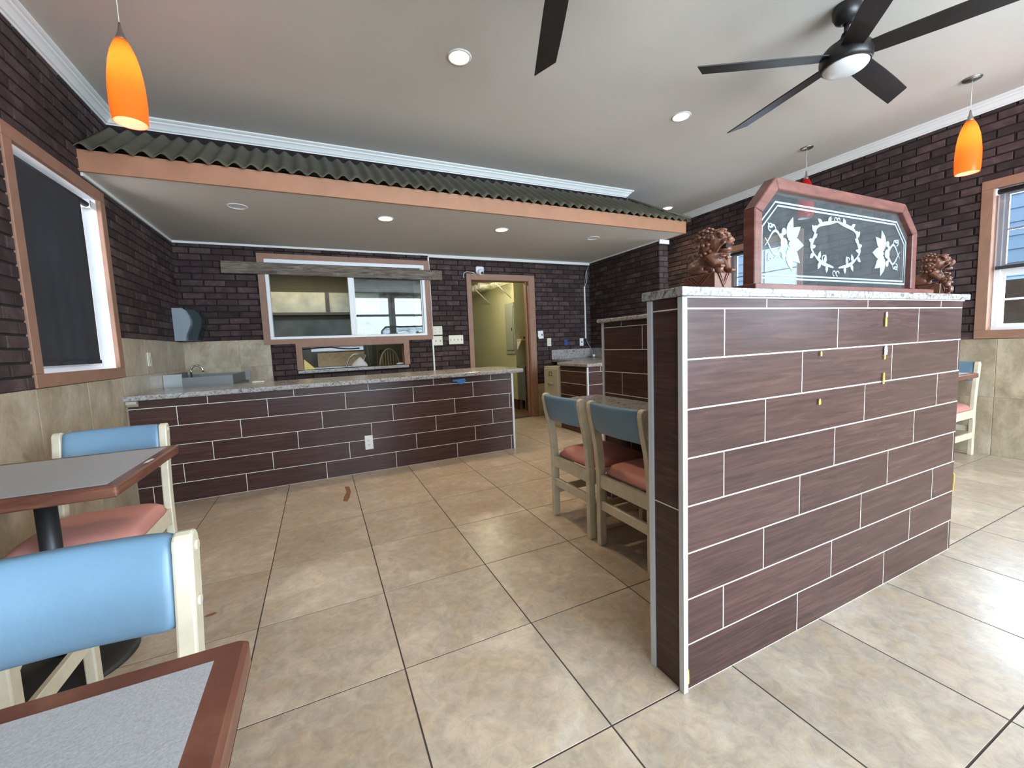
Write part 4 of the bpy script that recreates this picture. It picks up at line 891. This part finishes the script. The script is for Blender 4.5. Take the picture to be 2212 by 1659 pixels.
# ---------------------------------------------------------------- carved guardian lions
def rotx(d): return Matrix.Rotation(math.radians(d), 3, 'X')
def lion(name, label, loc, sx, cub):
    t = thing(name, label, 'figurine', (0, 0, 0))
    pd = MB().box(-.043, .043, 0, .125, 0, .058).box(-.046, .046, -.003, .128, 0, .010)
    base = pd.build('pedestal', 'carved', t, bevel=.0015, seg=1)
    cv = MB()
    for xs in (-.0462,):   # chevrons on both flanks and the front
        for k in range(3):
            o_ = .012 * k
            for sd in (-1, 1):
                x0, x1 = (sd * .0425, sd * .0465)
                for (ya, yb) in ((.010 + o_, .062), (.114 - o_, .062)):
                    dd = .004 if ya < yb else -.004
                    cv.prism([(ya, .056), (ya + dd * 1.6, .056), (yb + dd * .3, .012 + o_ * 1.0), (yb, .008 + o_ * 1.0)], 'x', x0, x1)
    for k in range(2):
        o_ = .010 * k
        for (xa, xb) in ((-.030 + o_, 0), (.030 - o_, 0)):
            dd = .005 if xa < xb else -.005
            cv.prism([(xa, .056), (xa + dd, .056), (xb, .016 + o_), (xb, .010 + o_)], 'y', -.004, .001)
    cv.build('pedestal_carving', 'carved', t)
    b = MB(); Z = .058
    B = b.ball
    B((0, .098, Z + .028), (.034, .034, .032)); B((-.028, .085, Z + .020), (.013, .030, .022)); B((.028, .085, Z + .020), (.013, .030, .022))     # haunches
    B((0, .062, Z + .050), (.028, .042, .030), rotx(-42)); B((0, .036, Z + .060), (.029, .024, .032)); B((0, .022, Z + .045), (.022, .016, .020))   # trunk and chest
    for s in (-1, 1):
        b.tube([(s * .024, .040, Z + .055), (s * .028, .020, Z + .036), (s * .027, .004, Z + .018 if s < 0 else Z + .010)], [.015, .012, .010], 10)
        B((s * .027, -.004, Z + (.020 if s < 0 else .007)), (.012, .015, .008))
        for q in (-1, 0, 1): B((s * .027 + q * .007, -.015, Z + (.018 if s < 0 else .006)), (.0042, .006, .0055))
        b.tube([(s * .030, .090, Z + .012), (s * .032, .058, Z + .008)], [.011, .009], 8); B((s * .032, .050, Z + .007), (.009, .014, .007))
    HZ = Z + .100
    B((0, .026, HZ), (.034, .034, .036)); B((0, .050, HZ - .006), (.041, .034, .044)); B((0, .054, HZ - .032), (.034, .026, .030))                    # head and mane mass
    B((0, -.012, HZ - .004), (.022, .020, .012)); B((0, -.026, HZ + .002), (.012, .008, .008)); B((-.010, -.028, HZ - .002), (.006, .005, .005)); B((.010, -.028, HZ - .002), (.006, .005, .005))
    B((0, -.006, HZ - .030), (.020, .019, .007)); B((0, -.020, HZ - .028), (.012, .006, .007))                                                          # lower jaw
    for s in (-1, 1):
        B((s * .017, -.004, HZ + .016), .0085); B((s * .016, .000, HZ + .027), (.015, .012, .005), rotx(20)); B((s * .034, .022, HZ + .016), (.006, .012, .010))
        b.tube([(s * .021, -.020, HZ - .008), (s * .026, -.004, HZ - .020), (s * .024, .008, HZ - .034)], .004, 6)
    B((0, .010, HZ + .036), (.016, .022, .007))
    B((0, .125, Z + .040), (.016, .013, .034)); B((0, .130, Z + .068), (.010, .010, .018)); B((-.010, .122, Z + .026), (.010, .010, .018)); B((.010, .122, Z + .026), (.010, .010, .018))
    if not cub:
        B((-.026, -.004, Z + .009), .0135)
    else:
        B((-.02, -.008, Z + .010), (.012, .012, .014)); B((-.02, -.014, Z + .026), (.009, .009, .010))
    me = b.mesh('lion_body', M['carved'])
    o = bpy.data.objects.new('lion_body', me); COL.objects.link(o); o.parent = t
    md = o.modifiers.new('r', 'REMESH'); md.mode = 'VOXEL'; md.voxel_size = .0019; md.use_smooth_shade = True
    sm = o.modifiers.new('s', 'SMOOTH'); sm.factor = .5; sm.iterations = 2
    # mane curls in rows round the head
    mc = MB()
    for row in range(5):
        for k in range(11):
            a = math.radians(-62 + k * 31 - 30); th = .016 + row * .013
            rr_ = .036 + .012 * math.sin(row * .7)
            x = rr_ * 1.10 * math.cos(a); z = rr_ * 1.12 * math.sin(a)
            if z < -.036: continue
            mc.ball((x, .012 + th, HZ - .002 + z * 1.02), (.0078, .0068, .0058), nu=8, nv=6)
    for row in range(3):
        for k in range(5): mc.ball((-.026 + k * .013, .078 - abs(k - 2) * .004, HZ + .018 - row * .020), (.0075, .006, .008), nu=8, nv=6)
    mc.build('mane_curls', 'carved', t)
    for s in (-1, 1): MB().ball((s * .0185, -.0105, HZ + .016), .0045, nu=8, nv=6).build('eye', 'carved', t)
    MB().box(-.0135, .0135, -.019, -.004, HZ - .0235, HZ - .0135).build('mouth', 'dark', t)  # dark block paints the shade between the jaws
    tb = MB().tube([(-.022, -.002, Z + .054), (0, -.012, Z + .050), (.022, -.002, Z + .054)], .004, 6); tb.ball((0, -.014, Z + .046), .007); tb.build('collar_bell', 'carved', t)
    if cub:
        c = MB(); c.ball((-.022, -.018, .052), (.013, .012, .018)).ball((-.022, -.022, .078), (.011, .011, .012)).ball((-.030, -.030, .028), (.007, .008, .016)).ball((-.014, -.030, .028), (.007, .008, .016)).ball((-.022, -.030, .080), (.006, .006, .005)).tube([(-.022, -.02, .03), (-.022, -.02, .0)], .010, 8)
        c.build('cub', 'carved', t)
    t.location = loc; t.scale = (sx, 1, 1)
    return t
lion('carved_lion', 'carved brown wooden guardian lion left of the etched glass panel', (1.226, .942, 1.291), .95, False)
lion('carved_lion', 'carved wooden guardian lion with a cub at the right end of the half wall', (2.800, .942, 1.291), 1.0, True)

# ---------------------------------------------------------------- dining chairs
def make_chair():
    t = thing('dining_chair', 'x', 'chair', (0, 0, 0), 'cream framed chairs with blue backs and pink seats')
    post = [(0, 0), (.044, 0), (.046, .40), (.040, .50), (.030, .60), (.012, .70), (-.003, .790)] + [(-.028 + .0255 * math.cos(a), .797 + .0245 * math.sin(a)) for a in [.2 + k * .42 for k in range(7)]] + [(-.054, .785), (-.040, .70), (-.018, .60), (-.006, .50), (0, .40)]
    for s in (-1, 1):
        x0, x1 = s * .178, s * .210
        p = MB().prism(post, 'x', x0, x1).build('rear_post', 'cream', t, bevel=.005, seg=2)
        for y, z in ((-.030, .790), (-.012, .690)):
            MB().tube([(s * .206, y, z), (s * .2135, y, z)], .0095, 12).build('bolt_plug', 'cream', p)
        MB().box(x0, x1, .388, .430, 0, .405).build('front_leg', 'cream', t, bevel=.005, seg=2)
        sr = [(.040, .405), (.040, .300)] + [(.040 + .035 - .035 * math.cos(a), .300 + .035 * math.sin(a)) for a in [k * PI / 8 for k in range(1, 5)]] + [(.355 + .035 * math.sin(a), .335 - .035 * (1 - math.cos(a))) for a in [k * PI / 8 for k in range(0, 5)]] + [(.392, .405)]
        MB().prism(sr, 'x', s * .182, s * .206).build('side_rail', 'cream', t, bevel=.002, seg=1)
        MB().box(s * .184, s * .204, .042, .390, .150, .205).build('side_stretcher', 'cream', t, bevel=.003, seg=1)
    MB().box(-.178, .178, .006, .030, .332, .405).build('rear_rail', 'cream', t, bevel=.003, seg=1)
    MB().box(-.178, .178, .400, .424, .332, .405).build('front_rail', 'cream', t, bevel=.003, seg=1)
    MB().box(-.178, .178, .010, .032, .205, .258).build('rear_stretcher', 'cream', t, bevel=.004, seg=1)
    # seat cushion: domed slab
    m = MB(); n = 18
    def q(u): return math.copysign(abs(u) ** .75, u)
    top, bot = [], []
    for i in range(n + 1):
        for j in range(n + 1):
            u, v = q(-1 + 2 * i / n), q(-1 + 2 * j / n); e = (1 - abs(u) ** 5) * (1 - abs(v) ** 5)
            sx = .206 * (1 - .05 * (abs(v) ** 6)); sy = .205 * (1 - .04 * abs(u) ** 6)
            back = .026 if v < 0 else 0
            top.append(Vector((u * sx if v > -.8 else u * .176 / .206 * sx, .240 + v * sy, .418 + .050 * e ** .55)))
    for i in range(n + 1):
        for j in range(n + 1): p = top[i * (n + 1) + j]; bot.append(Vector((p.x * .985, .240 + (p.y - .240) * .985, .4055)))
    m.v = top + bot; K = (n + 1) ** 2
    for i in range(n):
        for j in range(n):
            a = i * (n + 1) + j; f = [a, a + n + 1, a + n + 2, a + 1]; m.f += [f, [w + K for w in f[::-1]]]; m.sm += [True, False]
    for i in range(n):
        for (a, b) in ((i, i + 1), (i * (n + 1), (i + 1) * (n + 1)), (n * (n + 1) + i, n * (n + 1) + i + 1), (i * (n + 1) + n, (i + 1) * (n + 1) + n)):
            m.f.append([a, b, b + K, a + K]); m.sm.append(True)
    m.build('seat', 'pink', t)
    # curved padded back
    m = MB(); nx, nr = 22, 22
    for i in range(nx + 1):
        u = -1 + 2 * i / nx; ed = (1 - abs(u) ** 14) ** .5 if abs(u) < 1 else 0
        ed = .80 + .20 * ed
        for k in range(nr):
            a = 2 * PI * k / nr; c, s = math.cos(a), math.sin(a)
            hy = .024 * math.copysign(abs(c) ** .55, c) * ed; hz = .083 * math.copysign(abs(s) ** .42, s) * (1 - (1 - ed) * .3)
            z = .735 + hz; yb = -.012 - .24 * (z - .70) - .020 * (1 - u * u)
            m.v.append(Vector((u * .1775, yb + hy, z)))
    for i in range(nx):
        for k in range(nr): m.f.append([i * nr + k, i * nr + (k + 1) % nr, (i + 1) * nr + (k + 1) % nr, (i + 1) * nr + k]); m.sm.append(True)
    m.f += [list(range(nr))[::-1], [nx * nr + k for k in range(nr)]]; m.sm += [False, False]
    m.build('backrest', 'blue', t)
    return t
G = 'cream framed chairs with blue backs and pink seats'
ch = make_chair()
ch.location = (1.336, 2.085, 0); ch.rotation_euler = (0, 0, -PI / 2); ch['label'] = 'cream chair with blue back at the granite table, farther from the tall half wall'
dup(ch, (1.345, 1.612, 0), -PI / 2, 'cream chair with blue back at the granite table, nearest the tall half wall', G)
dup(ch, (-.448, .905, 0), PI, 'large blue-backed chair in the left foreground behind the nearest table corner', G)
dup(ch, (-.926, 2.545, 0), PI, 'blue-backed chair with visible pink seat on the far side of the left table', G)
dup(ch, (-.997, 1.452, 0), 0, 'cream chair showing only side frame and pink seat under the left table', G)
dup(ch, (5.168, 1.705, 0), PI / 2, 'cream chair by the right wall below the right-hand window', G)

# ---------------------------------------------------------------- laminate tables
def table(label, x0, x1, y0, y1, px, py):
    t = thing('dining_table', label, 'table', (px, py, 0), 'grey laminate tables with brown wooden edges')
    b = .036; zt, zb = .750, .712
    for (a, c, d, e) in ((x0, x1, y0, y0 + b), (x0, x1, y1 - b, y1), (x0, x0 + b, y0, y1), (x1 - b, x1, y0, y1)): pass
    q = [[(x0, y0), (x1, y0), (x1 - b, y0 + b), (x0 + b, y0 + b)], [(x1, y0), (x1, y1), (x1 - b, y1 - b), (x1 - b, y0 + b)], [(x1, y1), (x0, y1), (x0 + b, y1 - b), (x1 - b, y1 - b)], [(x0, y1), (x0, y0), (x0 + b, y0 + b), (x0 + b, y1 - b)]]
    m = MB(); r = .010; outer_ = []
    for cx_, cy_, a0 in ((x1 - r, y1 - r, 0), (x0 + r, y1 - r, 90), (x0 + r, y0 + r, 180), (x1 - r, y0 + r, 270)): outer_ += arc(cx_, cy_, r, a0, a0 + 90, 4)
    inn = [(x1 - b, y1 - b)] * 5 + [(x0 + b, y1 - b)] * 5 + [(x0 + b, y0 + b)] * 5 + [(x1 - b, y0 + b)] * 5
    n = len(outer_); e = .006
    lv = [([(p[0], p[1]) for p in inn], zt), ([(p[0] + (i_[0] - p[0]) * e / b * 1.0, p[1] + (i_[1] - p[1]) * e / b) for p, i_ in zip(outer_, inn)], zt), (outer_, zt - e), (outer_, zb + .004), ([(p[0] + (i_[0] - p[0]) * .1, p[1] + (i_[1] - p[1]) * .1) for p, i_ in zip(outer_, inn)], zb), (inn, zb)]
    for pts, z in lv: m.v += [Vector((p[0], p[1], z)) for p in pts]
    for l in range(5):
        for i in range(n): m.f.append([l * n + i, l * n + (i + 1) % n, (l + 1) * n + (i + 1) % n, (l + 1) * n + i]); m.sm.append(False)
    m.build('wooden_edge', 'edge', t, weld=True)
    MB().box(x0 + b - .0005, x1 - b + .0005, y0 + b - .0005, y1 - b + .0005, zb + .004, zt + .0008).build('laminate_top', 'laminate', t)
    MB().lathe([(.205, 0), (.205, .006), (.19, .014), (.10, .034), (.045, .050), (.032, .060)], (px, py, 0), 40).build('table_base', 'black', t)
    MB().tube([(px, py, .055), (px, py, .70)], .030, 24).build('pedestal', 'black', t)
    MB().box(px - .16, px + .16, py - .02, py + .02, .698, .714).box(px - .02, px + .02, py - .16, py + .16, .698, .714).build('top_spider', 'black', t)
    return t
t1 = table('grey laminate table with worn brown edge at the left, between two chairs', -1.255, -.612, 1.677, 2.312, -.945, 2.035)
table('nearest grey laminate table with brown edge, cut off by the bottom left corner', -.762, -.118, .010, .656, -.44, .25)
table('small table with brown edge at the right wall behind the tall half wall', 4.215, 4.852, 1.400, 2.035, 4.53, 1.72)
MB().add([(-.634, 1.965, .7512), (-.622, 1.975, .7512), (-.618, 2.035, .7512), (-.628, 2.045, .7512), (-.636, 2.02, .7512)], [(0, 1, 2, 3, 4)]).build('worn_spot', 'paper', t1)
# floor stains
for pts, lab in ((((.085, 3.30), (.115, 3.28), (.135, 3.36), (.155, 3.50), (.150, 3.64), (.115, 3.66), (.120, 3.50), (.095, 3.40)), 'reddish brown scuff mark on the floor tiles before the counter'),
                 (((-.548, 2.138), (-.535, 2.150), (-.508, 2.152), (-.498, 2.142), (-.515, 2.130), (-.535, 2.128)), 'small brown burn mark on the floor beside the left chairs')):
    o = MB().add([(a, b, .0009) for a, b in pts], [tuple(range(len(pts)))]).build('floor_stain', 'rust'); tag(o, lab, 'stain')

# ---------------------------------------------------------------- ceiling fans
def make_fan(x, y, ph, label, ZC=3.04, k_=.979):
    t = thing('ceiling_fan', label, 'ceiling fan', (0, 0, 0), 'dark five-blade ceiling fans')
    MB().lathe([(.068, 0), (.072, -.02), (.070, -.05), (.055, -.080), (.030, -.095), (.020, -.098)], (0, 0, ZC), 32).build('canopy', 'fan', t)
    MB().tube([(0, 0, ZC - .095), (0, 0, 2.86)], .013, 14).build('downrod', 'fan', t)
    MB().lathe([(.022, .135), (.030, .110), (.060, .085), (.100, .060), (.125, .030), (.130, .0), (.128, -.030), (.118, -.052)], (0, 0, 2.755), 40).build('motor_housing', 'fan', t)
    lens_ = [(.112, 0)] + [(.112 * math.cos(a), -.040 * math.sin(a)) for a in [k * PI / 2 / 7 for k in range(1, 7)]] + [(.004, -.040)]
    MB().lathe(lens_, (0, 0, 2.704), 40).build('light_lens', 'lampwhite', t)
    me = None
    for k in range(5):
        m = MB(); prof = [(.085, -.055), (.18, -.062), (.40, -.066), (.60, -.066), (.802, -.062), (.874, .062), (.60, .060), (.40, .058), (.18, .052), (.085, .045)]
        m.prism(prof, 'z', -.004, .004)
        tilt = Matrix.Rotation(math.radians(-13), 3, 'X')
        if me is None:
            m.v = [tilt @ p for p in m.v]; ob = m.build('blade', 'blade', None, bevel=.0015, seg=1); me = ob.data
        else: ob = bpy.data.objects.new('blade', me); COL.objects.link(ob)
        ob.parent = t; ob.location = (0, 0, 2.76); ob.rotation_euler = (0, 0, ph + k * 2 * PI / 5)
    t.scale = (k_, k_, k_); t.location = (x, y, 3.0 - ZC * k_)
    return t
make_fan(2.907, 1.444, .113, 'dark bronze ceiling fan with white light dome above the tall half wall')
make_fan(.984, 1.424, math.radians(66.2), 'second dark ceiling fan, only one blade tip showing at the top centre')

# ---------------------------------------------------------------- pendants
def pendant(x, y, mt, lit, label, k=.9636):
    """built about its own axis, ceiling at local z = 0"""
    t = thing('pendant_lamp', label, 'pendant lamp', (0, 0, 0), 'glass pendant lamps on thin cords')
    def dz(pr): return [(r, z - 3.07) for r, z in pr]
    MB().lathe([(.058, 0), (.058, -.006), (.050, -.012), (.010, -.016)], (0, 0, 0), 28).build('ceiling_canopy', 'nickel', t)
    MB().tube([(0, 0, -.012), (0, 0, -.248)], .0022, 6).build('cord', 'plate', t)
    MB().lathe(dz([(.004, 2.835), (.007, 2.815), (.010, 2.795), (.020, 2.765), (.028, 2.740)]), (0, 0, 0), 20).build('socket_cap', 'nickel', t)
    pr = dz([(.024, 2.752), (.036, 2.728), (.050, 2.690), (.062, 2.640), (.070, 2.580), (.075, 2.510), (.076, 2.440), (.074, 2.385), (.071, 2.352)])
    MB().lathe(pr, (0, 0, 0), 36, caps=False).build('lamp_shade', mt, t)
    MB().lathe(dz([(.0685, 2.353)]) + [(r - .004, z) for r, z in pr[-2::-1]], (0, 0, 0), 36, caps=False).build('shade_liner', 'pinkin' if lit else 'whiteplastic', t)
    MB().lathe(dz([(.071, 2.352), (.0665, 2.352)]), (0, 0, 0), 36, caps=False).build('shade_rim', mt, t)
    if lit:
        MB().lathe(dz([(.012, 2.70), (.018, 2.68), (.022, 2.65), (.018, 2.62), (.003, 2.60)]), (0, 0, 0), 16).build('bulb', 'bulb', t)
        point('pendant_light', (x, y, 3.0 - .495 * k), 4.2, (1, .70, .38), .02)
    t.location = (x, y, 3.0); t.scale = (k, k, k)
    return t
pendant(-.756, 2.698, 'orange', True, 'glowing orange glass pendant lamp hanging at the upper left')
pendant(4.645, 1.467, 'orange', True, 'glowing orange and yellow pendant lamp by the right-hand wall window')
pendant(4.650, 2.631, 'red', False, 'unlit red glass pendant lamp behind the etched glass panel')

# ---------------------------------------------------------------- recessed lights
def downlight(x, y, z, lit, label, d=.15):
    t = thing('recessed_light', label, 'ceiling light', (x, y, z), 'round recessed ceiling lights')
    r = d / 2
    MB().lathe([(r - .012, -.001), (r - .010, -.006), (r, -.005), (r + .004, 0)], (x, y, z), 32, caps=False).build('trim_ring', 'white', t)
    if lit:
        MB().lathe([(r - .012, -.002), (r - .02, -.004), (.004, -.006)], (x, y, z), 32).build('lens', 'lit', t)
        sp = spot('downlight_glow', (x, y, z - .02), 26 if z > 2.8 else 14, WARM, 140, .06)
    else:
        MB().lathe([(r - .012, -.001), (r - .022, .0), (r * .35, -.0015), (.004, -.002)], (x, y, z), 32).build('lens', 'lampwhite', t)
downlight(.966, 2.654, ZC, True, 'lit recessed light in the main ceiling, nearest and centre')
downlight(2.932, 2.658, ZC, True, 'lit recessed light below the left fan blades in the main ceiling')
downlight(4.723, 4.538, ZC, True, 'small lit recessed light at the far right above the roofing end')
downlight(-.53, 4.18, 2.395, False, 'unlit recessed light at the left end of the dropped ceiling')
downlight(.68, 4.16, 2.395, True, 'lit recessed light in the dropped ceiling, left of the lit pair')
downlight(1.92, 4.20, 2.395, True, 'lit recessed light in the dropped ceiling, right of the lit pair')
downlight(3.16, 4.22, 2.395, False, 'unlit recessed light at the right end of the dropped ceiling')

# ---------------------------------------------------------------- outside
MB().box(-14, 22, -20, 16, -.4, -.15).build('ground_outside', 'asphalt', kind='structure')
nb = thing('neighbour_house', 'pale blue sided building outside the right-hand windows', 'building', (10, 1, -.15))
m = MB()
for k in range(22): m.prism([(9.6 - .02, -.15 + k * .2), (9.6, -.15 + k * .2 + .2), (9.9, -.15 + k * .2 + .2), (9.9, -.15 + k * .2)], 'y', -6, 14)
m.build('siding', 'siding', nb)
for y in (-2.2, 4.4, 8.6):
    f = MB().box(9.54, 9.58, y, y + 1.1, 1.9, 3.2).build('window', 'vinyl', nb); MB().box(9.53, 9.54, y + .08, y + 1.02, 1.98, 2.52).box(9.53, 9.54, y + .08, y + 1.02, 2.58, 3.12).build('pane', 'smoke', f)
fo = thing('yard_fence', 'dark board fence outside the right-hand windows', 'fence', (7, 2, -.15))
for k in range(36): MB().box(7.0, 7.03, -2.5 + k * .30, -2.5 + k * .30 + .285, -.15, 1.62).build('fence_board', 'fence', fo)
nf = thing('opposite_building', 'pale blue building across the street in front of the shop', 'building', (2, -12, -.15))
MB().box(-6, 4, -12.5, -12, -.15, 4.2).build('facade', 'siding', nf)
for k in range(4): MB().box(-5 + k * 2.3, -3.8 + k * 2.3, -11.99, -11.95, 1.0, 2.6).build('window', 'smoke', nf)
bu = thing('street_bush', 'green bush outside the front windows', 'bush', (2.2, -4.6, -.15))
m = MB()
for k in range(260):
    a, b, r = random.uniform(0, 2 * PI), random.uniform(0, PI / 2), random.uniform(.3, 1)
    x, y, z = 2.2 + 1.5 * r * math.cos(a) * math.cos(b), -4.7 + .45 * r * math.sin(a) * math.cos(b), -.1 + 1.0 * r * math.sin(b)
    d = Vector((random.uniform(-1, 1), random.uniform(-1, 1), random.uniform(-.3, 1))).normalized() * .09; e = d.orthogonal().normalized() * .04; p = Vector((x, y, z))
    m.add([p - d, p + e, p + d, p - e], [(0, 1, 2, 3)])
m.build('foliage', 'leaf', bu, kind='stuff')
MB().tube([(2.2, -4.7, -.15), (2.2, -4.7, .5)], .04, 8).build('stem', 'fence', bu)
